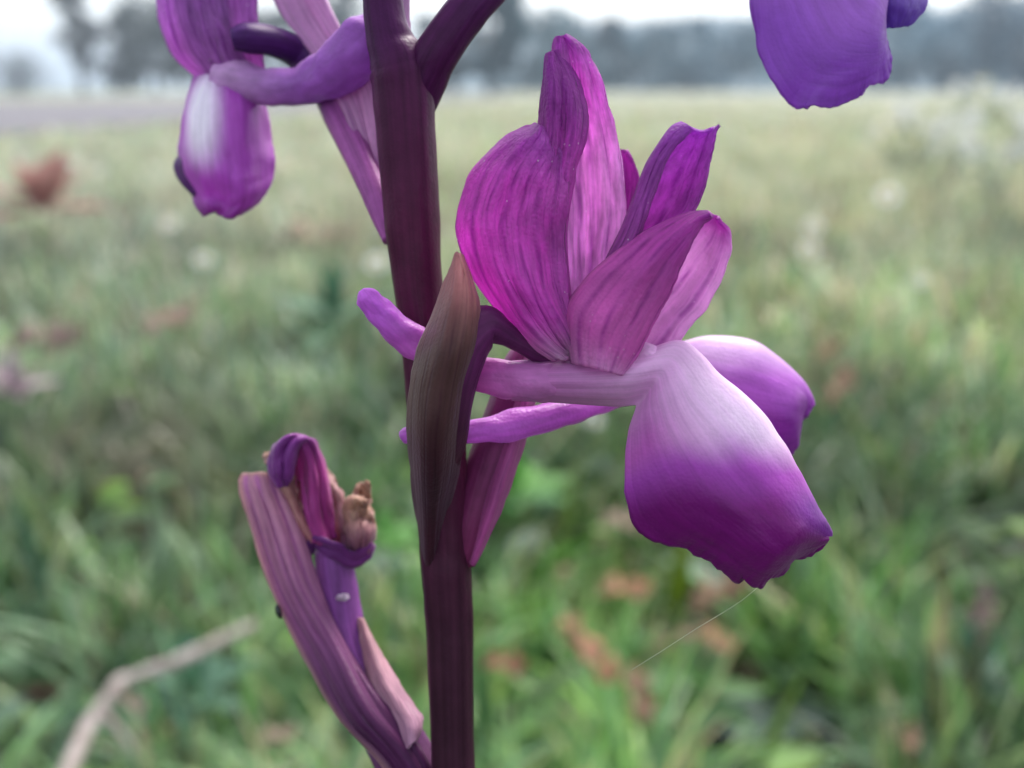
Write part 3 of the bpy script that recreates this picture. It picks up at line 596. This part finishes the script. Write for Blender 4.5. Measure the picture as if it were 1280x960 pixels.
# left broad sepal (front)
def L5(l, r, dl, dm, dr):
    (a, b), (c, d) = l, r
    f = lambda t, q: (a + (c - a) * t, b + (d - b) * t, q)
    return [f(0, dl), f(.25, (dl + dm) / 2 - 12), f(.5, dm), f(.75, (dr + dm) / 2 - 6), f(1, dr)]
A = [L5((690, 449), (745, 452), -5, -10, -5), L5((644, 416), (727, 412), 10, -26, -10), L5((604, 364), (711, 368), 25, -34, -12), L5((580, 318), (706, 322), 36, -38, -14), L5((571, 276), (706, 280), 34, -40, -14),
     L5((583, 232), (709, 250), 30, -38, -12), L5((603, 201), (710, 228), 24, -34, -10), L5((628, 176), (709, 210), 20, -26, -8), L5((652, 161), (704, 190), 18, -16, -4), L5((670, 155), (688, 165), 14, 2, 4)]
A2 = [L5((702, 445), (728, 445), 5, 0, 5), L5((690, 370), (712, 370), 4, -4, 4), L5((681, 280), (708, 285), 4, -4, 2), L5((675, 215), (719, 215), 6, -8, 2), L5((673, 180), (730, 180), 8, -12, 2), L5((674, 150), (734, 148), 10, -12, 4),
     L5((677, 122), (729, 120), 12, -8, 12), L5((680, 92), (718, 92), 12, 2, 18), L5((684, 67), (696, 62), 16, 14, 20)]
MG = lambda u, v: mix3(mix3((.86, .50, .78), (.72, .13, .64), sm(.0, .16, v)), (.56, .11, .58), sm(.55, .9, v))
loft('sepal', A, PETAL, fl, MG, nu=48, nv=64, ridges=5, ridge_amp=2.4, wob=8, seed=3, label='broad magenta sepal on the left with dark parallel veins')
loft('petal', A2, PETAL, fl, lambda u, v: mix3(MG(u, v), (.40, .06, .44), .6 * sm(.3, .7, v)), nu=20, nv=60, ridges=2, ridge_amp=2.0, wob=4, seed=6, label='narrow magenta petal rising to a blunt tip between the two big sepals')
B = [L5((705, 448), (750, 448), 10, 25, 10), L5((694, 390), (766, 375), 30, 60, 18), L5((684, 330), (777, 315), 40, 84, 22), L5((682, 270), (782, 262), 44, 90, 26), L5((680, 205), (777, 200), 44, 84, 28),
     L5((681, 160), (767, 150), 40, 66, 26), L5((684, 120), (756, 112), 34, 44, 24), L5((688, 88), (744, 82), 28, 28, 22), L5((692, 62), (728, 58), 24, 20, 22), L5((697, 46), (708, 44), 24, 22, 22)]
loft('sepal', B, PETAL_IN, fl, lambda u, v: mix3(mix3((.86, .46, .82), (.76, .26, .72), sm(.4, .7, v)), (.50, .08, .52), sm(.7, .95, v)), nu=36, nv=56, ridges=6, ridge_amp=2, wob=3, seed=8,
     label='tallest sepal, upright, paler inside with fine veins')
loft('petal', [[(740, 440, 60), (755, 440, 70), (770, 436, 60)], [(758, 330, 90), (775, 330, 100), (790, 325, 80)], [(762, 280, 105), (780, 280, 110), (795, 272, 90)], [(765, 235, 110), (784, 234, 112), (800, 233, 100)],
               [(768, 205, 110), (782, 203, 112), (796, 208, 104)], [(774, 188, 110), (778, 187, 110), (783, 188, 108)]], PETAL, fl, magenta((.5, .08, .46), (.52, .10, .5)), nu=12, nv=24, seed=4)
# upright petal with pointed tip
Cst = [[(765, 428, -5), (750, 432, -12), (737, 425, 12), (765, 420, 34), (790, 415, 20)],
       [(777, 350, 0), (764, 352, -12), (752, 345, 10), (790, 345, 42), (826, 338, 18)],
       [(799, 290, 0), (790, 290, -14), (780, 284, 8), (824, 284, 48), (860, 276, 18)],
       [(813, 250, 0), (804, 250, -14), (796, 244, 8), (842, 246, 48), (880, 234, 20)],
       [(827, 212, 2), (818, 212, -10), (810, 207, 8), (856, 212, 42), (888, 201, 20)],
       [(842, 184, 4), (833, 184, -6), (827, 179, 8), (865, 188, 34), (893, 177, 22)],
       [(856, 170, 6), (848, 166, 0), (841, 160, 10), (872, 172, 28), (897, 162, 24)],
       [(866, 162, 10), (860, 158, 8), (853, 154, 12), (877, 164, 24), (900, 156, 24)]]
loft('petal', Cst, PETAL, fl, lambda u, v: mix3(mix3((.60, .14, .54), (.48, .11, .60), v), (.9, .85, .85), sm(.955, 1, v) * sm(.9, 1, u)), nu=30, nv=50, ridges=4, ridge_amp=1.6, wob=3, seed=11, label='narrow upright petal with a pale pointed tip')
# folded petal in front
def D5(n, k, f):
    nm = ((n[0] + k[0]) / 2, (n[1] + k[1]) / 2, -52); fm = ((k[0] + f[0]) / 2 + 4, (k[1] + f[1]) / 2, 42)
    n2 = (n[0], n[1], -44); return [n2, nm, (k[0], k[1], -4), fm, (f[0], f[1], 20)]
Dst = [D5((778, 470), (716, 452), (808, 436)), D5((800, 441), (708, 392), (838, 441)), D5((821, 398), (731, 352), (860, 413)), D5((840, 360), (766, 320), (884, 383)), D5((853, 328), (802, 294), (904, 348)),
       D5((866, 300), (838, 276), (914, 312)), D5((877, 280), (864, 267), (911, 291)), D5((890, 270), (884, 265), (898, 273))]
def DC(u, v):
    near = mix3(mix3(mix3((.86, .40, .76), (.76, .18, .60), sm(0, .14, v)), (.58, .09, .52), sm(.15, .75, v)), (.46, .07, .46), sm(.8, 1, v)); far = mix3((.80, .45, .76), (.52, .10, .50), sm(.55, 1, v))
    return mix3(near, far, sm(.48, .6, u))
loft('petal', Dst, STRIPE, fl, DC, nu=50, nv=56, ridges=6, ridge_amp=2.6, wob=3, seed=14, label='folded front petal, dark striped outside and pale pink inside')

# column: small pale hood with the pollen cap between the petal bases
ptube('column', [(762, 452, 26, 12), (784, 446, 2, 17), (806, 446, -6, 17), (826, 450, -2, 13), (838, 456, 4, 6)], SPUR, fl, lambda u, v: (.84, .50, .80), wob=.15, seed=5)
# ---- lips
def lip(name, HR, m, parent, col, dist, bulge, far, fk=.35, nu=56, nv=120, frill=(7, 26), seed=0, neck=(), wob=3, **k):
    st = []; n = len(HR); nn = len(neck)
    raw = [h for h, r in HR]; sm_ = lambda i: tuple(sum(raw[max(0, min(n-1, i + k))][a] * w_ for k, w_ in ((-2, .15), (-1, .22), (0, .26), (1, .22), (2, .15))) for a in (0, 1))
    if n > 14:
        soft = [raw[i] if i < 2 or i > n - 2 else sm_(i) for i in range(n)]; HR = [(a, r) for a, (h, r) in zip(soft, HR)]
        hem = [(0, 0)] * nn + [(a[0] - b[0], a[1] - b[1]) for a, b in zip(raw, soft)]
    else: hem = None
    for h, r, b, z0 in neck:                                       # narrow neck that rises out of the spur
        f = lambda q, z: (h[0] + (r[0] - h[0]) * q, h[1] + (r[1] - h[1]) * q, dist + z0 + z)
        st.append([f(0, 0), f(.22, -b * .75), f(.5, -b), f(.78, -b * .75), f(1, 0), f(.8, b * .6), f(.5, b * .8)])
    for i, (h, r) in enumerate(HR):
        t = i / (n - 1); b = bulge * math.sin(math.pi * (.16 + .76 * t)); L = math.hypot(r[0] - h[0], r[1] - h[1]); fb = min(1, L / 120)
        f = lambda q, z: (h[0] + (r[0] - h[0]) * q, h[1] + (r[1] - h[1]) * q, dist + z)
        cx, cy_ = HR[n // 2][0]; fx, fy = (cx - r[0]) * fk * fb, (cy_ - r[1]) * fk * fb
        st.append([f(0, -b * .15), f(.25, -b * .75 * fb), f(.5, -b * fb), f(.78, -b * .8 * fb), f(1, 0), (r[0] + fx, r[1] + fy, dist + far * .6 * fb + 6), (r[0] + fx * 2, r[1] + fy * 2, dist + far * fb + 8)])
    tot = nn + n - 1
    c2 = lambda u, v: col(u, (v * tot - nn) / (n - 1))
    return loft(name, st, m, parent, c2, nu=nu, nv=nv, frill=frill, hem=hem, wob=wob, seed=seed, thick=.00022, **k)
def mainlip(u, v):                                                # pink throat, white-lilac patch, magenta side, violet nose, dark hem
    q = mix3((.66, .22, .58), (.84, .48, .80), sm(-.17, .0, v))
    D = max(v, 0) * 1.6 + (.66 - u) * 1.1 * sm(0, .25, v) if u < .66 else max(v, 0) * 1.6
    D += .05 * noise.noise(Vector((u * 9, v * 5, 2.2)))
    q = mix3(q, (.96, .84, .97), .75 * math.exp(-((u - .57) / .15) ** 2 - ((v - .19) / .17) ** 2))  # the lip's own white centre, with the sky highlight painted in
    q = mix3(q, (.58, .12, .54), sm(.44, .12, u) * sm(-.02, .11, v))
    q = mix3(q, (.46, .07, .52), sm(.38, .66, D))
    q = mix3(q, (.21, .004, .19), sm(.58, .95, D) * sm(.66, .45, u))
    return mix3(q, (.22, .02, .34), sm(.66, 1.0, D) * sm(.42, .62, u))
def lipcol(pale, mid, deep, lo=.30, hi=.85, start=(.66, .22, .58)):
    # pale centre of the lip, deep purple towards the hem and the front
    def c(u, v):
        a = min(1, abs(u - .62) / .62) * sm(-.15, .22, v)           # 0 on the centre line, 1 at the hem
        t = a * 1.1 + .70 * max(v, 0) - .02
        q = mix3(mix3(start, pale, sm(-.17, .03, v)), mid, sm(lo, .58, t)); return mix3(q, deep, sm(.55, 1.05, t))
    return c
HR = [((797, 506), (850, 431)), ((788, 540), (876, 447)), ((782, 575), (897, 470)), ((781, 610), (927, 494)), ((789, 648), (955, 522)), ((804, 668), (970, 545)), ((830, 678), (982, 562)), ((858, 682), (992, 582)),
      ((872, 694), (999, 594)), ((890, 700), (1005, 606)), ((905, 714), (1010, 616)), ((922, 727), (1014, 624)), ((930, 723), (1017, 630)), ((940, 733), (1020, 636)), ((953, 730), (1023, 641)), ((958, 723), (1026, 646)),
      ((970, 720), (1029, 650)), ((984, 708), (1031, 654)), ((979, 700), (1033, 657)), ((996, 699), (1035, 661)), ((1016, 691), (1037, 665)), ((1030, 679), (1037, 669))]
NECK = [((640, 498), (640, 454), 14, 22), ((690, 500), (695, 452), 24, 10), ((735, 503), (750, 448), 32, 0), ((772, 505), (805, 440), 38, -4)]
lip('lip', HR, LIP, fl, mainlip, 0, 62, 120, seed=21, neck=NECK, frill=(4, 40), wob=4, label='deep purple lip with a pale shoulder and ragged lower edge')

# (see lipcol for the pigment)
# ---- rear flower (mostly hidden behind the main one)
f2 = ptube('flower', [(580, 705, 122, 14), (590, 660, 120, 24), (606, 600, 122, 28), (624, 545, 128, 27), (640, 495, 138, 25), (655, 450, 150, 21), (690, 425, 175, 18), (760, 425, 205, 18), (830, 432, 220, 18)],
           STEM, root, lambda u, v: mix3((.14, .02, .07), (.20, .04, .16), v), ribs=6, rib_amp=.03, label='rear flower half hidden behind the middle one, only its lip and spur showing')
ptube('spur', [(500, 546, 48, 4), (506, 545, 48, 10), (530, 546, 50, 12), (580, 541, 56, 14), (640, 532, 72, 19), (700, 517, 95, 18), (755, 500, 130, 16), (800, 478, 165, 18), (845, 460, 205, 20), (868, 458, 225, 10)],
      SPUR, f2, lambda u, v: mix3((.60, .15, .66), (.72, .28, .70), sm(.5, .9, v)), wob=.2, seed=3)
HR2 = [((860, 480), (850, 432)), ((872, 530), (882, 424)), ((892, 565), (915, 424)), ((925, 580), (944, 430)), ((962, 578), (968, 446)), ((990, 566), (988, 463)), ((998, 545), (1004, 480)), ((996, 528), (1013, 496)), ((1008, 520), (1016, 506))]
lip('lip', HR2, LIP, f2, lipcol((.90, .64, .94), (.52, .13, .62), (.28, .03, .36), .14), 215, 50, 60, seed=31, frill=(4, 20))
loft('bract', [[(588, 700, 112), (590, 706, 100), (593, 707, 108)], [(600, 650, 100), (610, 652, 84), (620, 650, 105)], [(612, 600, 100), (626, 603, 84), (640, 600, 110)], [(628, 550, 108), (642, 552, 92), (656, 548, 118)],
               [(640, 500, 118), (656, 500, 104), (668, 500, 128)], [(650, 455, 130), (668, 452, 118), (680, 452, 138)], [(660, 430, 140), (664, 428, 136), (668, 430, 140)]],
     BRACT, root, magenta((.55, .10, .36), (.42, .12, .32)), nu=14, nv=36, seed=5, label='thin magenta bract under the spurs right of the stem')

# ---- upper left flower (stands further back than the stem)
HOOK[0] = lambda x, y: 95 * sm(470, 360, x)
f3 = ptube('flower', [(490, 300, 104, 12), (478, 262, 118, 18), (464, 226, 145, 20), (446, 185, 175, 22), (424, 140, 205, 23), (402, 98, 215, 22), (374, 68, 205, 20), (340, 52, 160, 20), (308, 48, 128, 20), (291, 50, 124, 14)],
           STEM, root, lambda u, v: mix3((.34, .09, .30), (.06, .015, .10), sm(.35, .55, v)), seed=5, ribs=5, rib_amp=.03, label='blurred upper left flower with a rounded lip and purple spur curving behind the stem')
loft('bract', [[(490, 300, 104), (494, 300, 104), (498, 300, 106)], [(476, 256, 116), (482, 252, 120), (488, 246, 124)], [(452, 195, 150), (465, 190, 158), (476, 175, 150)], [(425, 130, 170), (448, 120, 184), (468, 105, 172)], [(390, 70, 186), (420, 66, 200), (440, 60, 186)],
               [(352, 20, 196), (388, 14, 212), (418, 20, 196)], [(330, -30, 200), (362, -40, 214), (392, -30, 200)], [(325, -110, 200), (335, -112, 205), (345, -110, 200)]],
     BRACT, root, magenta((.60, .30, .52), (.62, .34, .60)), nu=20, nv=40, seed=6, ridges=4, ridge_amp=2, label='pale lilac striped bract behind the upper left spur')
ptube('spur', [(272, 96, 180, 20), (300, 102, 170, 26), (340, 108, 155, 24), (380, 106, 140, 26), (414, 90, 138, 31), (444, 66, 142, 35), (470, 44, 148, 32), (492, 22, 150, 18)],
      SPUR, f3, lambda u, v: mix3((.72, .40, .74), (.44, .15, .58), sm(.05, .5, v)), wob=.18, seed=9)
LA = [L5((280, 116), (318, 112), 195, 185, 190), L5((240, 92), (312, 80), 205, 165, 180), L5((210, 55), (300, 40), 210, 152, 175), L5((197, 5), (288, 0), 215, 148, 172), L5((200, -50), (282, -50), 215, 150, 175), L5((222, -120), (272, -120), 212, 165, 185), L5((244, -190), (254, -192), 210, 200, 205)]
loft('sepal', LA, PETAL, f3, magenta((.60, .26, .62), (.42, .13, .56)), nu=30, nv=40, ridges=5, ridge_amp=2, seed=16, wob=4)
LB = [L5((290, 110), (332, 100), 200, 195, 190), L5((268, 60), (326, 55), 195, 170, 172), L5((256, 0), (320, 0), 196, 165, 170), L5((262, -80), (326, -80), 200, 172, 178), L5((290, -190), (305, -192), 210, 205, 205)]
loft('sepal', LB, PETAL, f3, magenta((.62, .26, .62), (.44, .14, .56)), nu=30, nv=40, ridges=5, ridge_amp=2, seed=17, wob=4)
LL = [[(244, 96, 200), (262, 92, 180), (290, 92, 172), (325, 112, 190)], [(233, 128, 205), (252, 128, 158), (292, 130, 148), (333, 140, 196)], [(228, 170, 210), (250, 175, 148), (294, 180, 138), (340, 185, 200)],
      [(226, 205, 212), (254, 212, 152), (298, 214, 136), (341, 208, 200)], [(240, 236, 212), (262, 240, 170), (300, 240, 144), (338, 228, 198)], [(246, 256, 208), (266, 258, 176), (298, 258, 156), (322, 252, 196)], [(256, 270, 202), (268, 264, 184), (286, 272, 174), (306, 264, 190)]]
def LLC(u, v):
    t = math.hypot((u - .34) * 1.5, (v - .22) * 1.25); q = mix3((.98, .93, 1.0), (.52, .10, .58), sm(.10, .46, t)); return mix3(q, (.28, .025, .30), sm(.62, .95, v) * (1 - u * .5))
loft('lip', LL, LIP, f3, LLC, nu=40, nv=44, seed=41, wob=8, ridges=2, ridge_amp=4, thick=.00022)
loft('lip_lobe', [[(240, 185, 205), (232, 187, 225), (244, 190, 245)], [(230, 200, 200), (219, 206, 225), (240, 210, 250)], [(236, 222, 196), (226, 226, 220), (246, 226, 245)], [(248, 242, 192), (243, 244, 205), (256, 240, 225)]],
     LIP, f3, lambda u, v: (.12, .01, .18), nu=14, nv=16, seed=42, label='dark violet side lobe of the lip')

HOOK[0] = lambda x, y: 0.0
# ---- upper right flower, its lip hanging into the frame
f4 = ptube('flower', [(505, 170, 116, 16), (512, 145, 106, 24), (522, 118, 92, 28), (534, 90, 78, 28), (548, 62, 66, 28), (575, 24, 62, 27), (604, -10, 62, 26), (660, -70, 66, 25), (740, -130, 80, 22), (830, -170, 95, 18), (930, -170, 105, 16)],
           STEM, root, lambda u, v: mix3((.058, .009, .052), (.085, .016, .10), sm(.35, .8, v)), seed=7, ribs=5, rib_amp=.03, label='upper right flower of which only the hanging violet lip shows in the frame')
loft('bract', [[(505, 60, 88), (509, 62, 84), (513, 58, 88)], [(499, 25, 90), (505, 26, 86), (511, 24, 90)], [(492, -20, 92), (500, -20, 86), (509, -22, 92)], [(490, -90, 95), (500, -92, 90), (510, -90, 95)], [(500, -170, 98), (503, -171, 98), (506, -170, 98)]],
     BRACT, root, magenta((.62, .34, .58), (.5, .3, .5)), nu=8, nv=24, seed=9, label='thin pale bract edge between the stem and the upper bud stalk')
HR4 = [((962, -70), (985, -150)), ((943, -30), (1020, -148)), ((938, 0), (1050, -140)), ((946, 50), (1070, -120)), ((954, 78), (1085, -105)), ((962, 98), (1095, -90)), ((975, 118), (1100, -75)), ((990, 134), (1104, -60)), ((1003, 136), (1106, -50)),
       ((1018, 131), (1108, -40)), ((1040, 134), (1110, -30)), ((1062, 125), (1110, -20)), ((1076, 118), (1110, -12)), ((1086, 106), (1108, -5)), ((1102, 104), (1106, 2)), ((1112, 90), (1104, 8)), ((1114, 72), (1101, 14)), ((1108, 54), (1098, 18)), ((1101, 42), (1095, 22)), ((1098, 36), (1092, 25))]
loft('lip_lobe', [[(1040, -150, 110), (1070, -155, 96), (1100, -140, 115)], [(1050, -90, 112), (1105, -100, 82), (1142, -85, 122)], [(1060, -40, 116), (1110, -44, 84), (1156, -30, 126)], [(1068, -5, 118), (1115, -8, 88), (1158, 0, 126)],
                  [(1078, 22, 118), (1115, 14, 96), (1150, 18, 122)], [(1096, 35, 116), (1115, 34, 108), (1134, 31, 116)]], LIP, f4, lambda u, v: mix3((.30, .12, .56), (.16, .06, .46), v), nu=26, nv=36, seed=52, wob=4, thick=.00022, label='blue violet rounded front lobe of the lip')
lip('lip', HR4, LIP, f4, lipcol((.66, .38, .80), (.46, .17, .66), (.32, .09, .54), .2), 95, 30, 60, fk=.05, seed=51, frill=(3, 44))
ptube('spur', [(760, -175, 150, 8), (800, -165, 140, 20), (860, -155, 120, 24), (920, -150, 105, 28), (975, -140, 100, 32), (1010, -140, 105, 22)], SPUR, f4, magenta((.4, .12, .5), (.7, .4, .7)), seed=11)
loft('sepal', [L5((930, -160), (985, -160), 95, 85, 95), L5((880, -240), (1000, -240), 115, 75, 95), L5((885, -330), (1010, -330), 120, 80, 100), L5((930, -430), (950, -430), 120, 110, 115)], PETAL, f4, magenta((.5, .1, .46), (.36, .06, .4)), seed=61, ridges=5, ridge_amp=2)
loft('petal', [L5((970, -155), (1010, -150), 90, 80, 90), L5((1010, -220), (1080, -190), 80, 50, 80), L5((1050, -290), (1130, -250), 90, 60, 90), L5((1110, -330), (1122, -322), 100, 95, 100)], PETAL, f4, magenta((.5, .1, .46), (.36, .06, .4)), seed=62, ridges=5, ridge_amp=2)

# ---- withered flower, lower left (leans back)
HOOK[0] = lambda x, y: 110 * sm(1000, 760, y)
f5 = ptube('withered_flower', [(572, 1100, 178, 16), (556, 1050, 190, 30), (530, 995, 196, 36), (504, 945, 188, 37), (478, 898, 162, 34), (452, 845, 160, 29), (434, 795, 156, 26), (424, 745, 154, 26), (418, 708, 154, 25), (416, 686, 154, 22), (416, 680, 154, 8)],
           STEM, root, lambda u, v: mix3((.10, .03, .08), (.20, .06, .24), sm(.2, .6, v)), ribs=4, rib_amp=.04, seed=13, label='withered flower at the lower left, shrunken to a purple tube with brown curled remains')
loft('bract', [[(560, 1085, 190), (570, 1075, 186), (580, 1070, 186)], [(482, 962, 138), (505, 955, 128), (532, 950, 150)], [(427, 900, 135), (452, 890, 100), (482, 880, 122)], [(381, 820, 138), (412, 812, 100), (443, 828, 125)], [(342, 738, 138), (368, 735, 98), (400, 738, 122)],
               [(314, 655, 138), (340, 655, 102), (376, 662, 128)], [(303, 612, 138), (325, 612, 108), (358, 620, 128)], [(302, 592, 136), (322, 591, 118), (346, 592, 132)]],
     BRACT, root, lambda u, v: mix3(mix3((.10, .02, .09), (.50, .17, .42), sm(.22, .72, v)), (.64, .36, .34), sm(.18, 0, u) * .8 + sm(.93, 1, v) + .5 * sm(.5, .1, abs((u * 4) % 1 - .5)) * sm(.4, .8, v)), nu=30, nv=60, ridges=4, ridge_amp=4, seed=18, wob=5, thick=.00028, label='long striped pink and purple bract of the withered flower')
loft('bract', [[(449, 772, 138), (452, 773, 134), (455, 778, 140)], [(450, 805, 136), (463, 806, 120), (474, 814, 140)], [(458, 845, 134), (477, 842, 112), (493, 846, 140)], [(472, 880, 132), (496, 876, 108), (515, 880, 138)], [(488, 912, 130), (512, 906, 108), (529, 900, 136)], [(505, 940, 130), (515, 930, 118), (522, 922, 132)]],
     BRACT, root, magenta((.62, .34, .36), (.50, .26, .40)), nu=18, nv=32, ridges=3, ridge_amp=3, seed=19, wob=5, label='short pale pink bract right of the withered flower')
loft('withered_petal', [[(388, 676, 140), (402, 680, 120), (420, 672, 140)], [(382, 640, 140), (394, 640, 112), (414, 638, 136)], [(374, 605, 138), (392, 602, 106), (408, 598, 134)], [(366, 572, 136), (386, 566, 98), (401, 572, 130)], [(352, 556, 130), (370, 545, 88), (392, 552, 126)],
                     [(340, 566, 118), (352, 556, 76), (372, 560, 104)], [(338, 590, 108), (348, 588, 76), (364, 594, 100)], [(346, 606, 104), (351, 608, 92), (358, 606, 104)]],
     BRACT, f5, lambda u, v: mix3((.46, .06, .30), (.26, .05, .30), sm(.3, .7, v)), nu=26, nv=44, ridges=3, ridge_amp=5, seed=20, wob=11, thick=.00025)
loft('withered_petal', [[(372, 600, 122), (385, 606, 128), (396, 604, 126)], [(374, 625, 122), (386, 630, 130), (398, 630, 126)], [(382, 650, 122), (392, 654, 130), (404, 652, 126)], [(392, 672, 126), (398, 674, 128), (406, 672, 126)]], BRACT, f5, magenta((.22, .02, .05), (.34, .04, .14)), nu=10, nv=16, seed=23)
loft('withered_petal', [[(384, 680, 132), (390, 678, 120), (396, 676, 130)], [(368, 655, 130), (376, 652, 114), (384, 650, 128)], [(356, 625, 128), (364, 622, 112), (374, 618, 126)], [(346, 600, 126), (354, 597, 112), (366, 594, 124)], [(345, 582, 126), (350, 580, 118), (358, 580, 124)]],
     BRACT, f5, magenta((.52, .20, .22), (.58, .34, .28)), nu=12, nv=26, seed=24, wob=9)
def ribbon(name, pts, wpx, dw, col, **k):                         # curled dried ribbon
    st = []
    for i, (x, y, d) in enumerate(pts):
        a = pts[max(i-1, 0)]; b = pts[min(i+1, len(pts)-1)]; dx, dy = b[0] - a[0], b[1] - a[1]; L = math.hypot(dx, dy) + 1e-6; q = wpx * (.55 + .45 * math.sin(math.pi * (i + .5) / len(pts)))
        nx, ny = -dy / L * q / 2, dx / L * q / 2; st.append([(x - nx, y - ny, d - dw), (x, y, d), (x + nx, y + ny, d + dw)])
    return loft(name, st, BRACT, f5, col, nu=10, nv=36, wob=4, **k)
TAN = lambda u, v: mix3((.34, .12, .22), (.58, .34, .24), sm(.1, .6, v))
loft('withered_petal', [[(436, 700, 146), (446, 698, 132), (460, 690, 148)], [(436, 676, 142), (452, 672, 122), (467, 668, 146)], [(432, 652, 144), (450, 644, 124), (466, 648, 142)], [(430, 636, 146), (446, 628, 132), (460, 634, 140)], [(434, 624, 140), (446, 622, 132), (454, 626, 134)]],
     BRACT, f5, TAN, nu=16, nv=26, ridges=2, ridge_amp=6, wob=14, seed=25, thick=.0003, label='crumpled tan dried petal of the withered flower')
loft('withered_petal', [[(404, 690, 172), (420, 690, 168), (438, 690, 172)], [(398, 650, 172), (416, 646, 160), (434, 648, 172)], [(392, 612, 172), (408, 604, 162), (422, 610, 172)], [(388, 590, 168), (398, 584, 164), (408, 588, 168)]],
     BRACT, f5, magenta((.46, .16, .26), (.62, .42, .34)), nu=16, nv=22, wob=14, seed=33, thick=.0003)
loft('withered_petal', [[(430, 690, 160), (440, 688, 158), (452, 684, 160)], [(430, 655, 160), (444, 650, 152), (458, 650, 160)], [(438, 628, 158), (450, 622, 150), (462, 622, 158)], [(450, 606, 156), (456, 603, 150), (461, 606, 154)]],
     BRACT, f5, TAN, nu=14, nv=22, wob=12, seed=26, thick=.0003)
loft('withered_petal', [[(340, 600, 150), (352, 600, 146), (372, 600, 150)], [(334, 580, 148), (350, 574, 140), (372, 572, 148)], [(330, 570, 146), (342, 562, 140), (356, 558, 146)]], BRACT, f5, magenta((.44, .18, .24), (.56, .34, .26)), nu=12, nv=14, wob=10, seed=29, thick=.0003)
ribbon('withered_petal', [(386, 690, 132), (392, 678, 126), (408, 684, 118), (424, 690, 118), (440, 700, 124), (456, 692, 134), (462, 678, 138)], 20, 8, magenta((.14, .03, .18), (.26, .05, .28)), seed=27, label='dark violet shrunken rim of the withered flower')
loft('pollen_fleck', [[(420, 748, 122), (421, 745, 119), (423, 744, 122)], [(425, 751, 121), (428, 746, 116), (432, 743, 121)], [(431, 750, 121), (434, 749, 118), (437, 747, 122)]], BRACT, f5, lambda u, v: (.78, .62, .74), nu=6, nv=8, wob=4, thick=.0001)

HOOK[0] = lambda x, y: 0.0
# ---- things caught on the orchid
v_, f_, _ = tube_pts([(P(905, 765, 40), .00001), (P(870, 786, 30), .00001), (P(830, 812, 24), .00001), (P(790, 837, 20), .00001)], seg=5, sub=2, wob=0)
THREAD = leaf_mat('silk', 0.3, 0.3, 100)
v2, f2_, _ = tube_pts([(P(952, 730, 30), .000008), (P(928, 750, 34), .000009), (P(905, 765, 40), .00001)], seg=5, sub=2, wob=0); q = len(v_)
mesh('spider_thread', v_ + v2, f_ + [tuple(a + q for a in f) for f in f2_], THREAD, None, [(.75, .8, .6)] * (len(v_) + len(v2)), label='single pale spider thread running down left from the ragged tip of the main lip', catg='spider thread')
v_, f_, _ = tube_pts([(P(347, 756, 238), .00004), (P(347, 759, 236), .0001), (P(348, 765, 236), .00013), (P(350, 770, 237), .0001), (P(351, 773, 238), .00004)], seg=12, sub=3)
mesh('small_insect', v_, f_, leaf_mat('black_shell', 0, .3), None, [(.012, .012, .015)] * len(v_), label='tiny black insect on the left edge of the long striped bract', catg='insect')

# ------------------------------------------------------------------ air
hm, n_, N_, L_ = newmat('haze_air')
pv = N_('ShaderNodeVolumePrincipled'); pv.inputs['Density'].default_value = 0.0026; pv.inputs['Color'].default_value = (.74, .88, 1.0, 1)
ou = N_('ShaderNodeOutputMaterial'); L_(pv.outputs[0], ou.inputs['Volume'])
X, Y0, Y1_, Z0, Z1 = 950, -320, 950, -1.2, 26
mesh('haze', [(-X, Y0, Z0), (X, Y0, Z0), (X, Y1_, Z0), (-X, Y1_, Z0), (-X, Y0, Z1), (X, Y0, Z1), (X, Y1_, Z1), (-X, Y1_, Z1)],
     [(0, 3, 2, 1), (4, 5, 6, 7), (0, 1, 5, 4), (1, 2, 6, 5), (2, 3, 7, 6), (3, 0, 4, 7)], hm, smooth=False, kind='stuff')
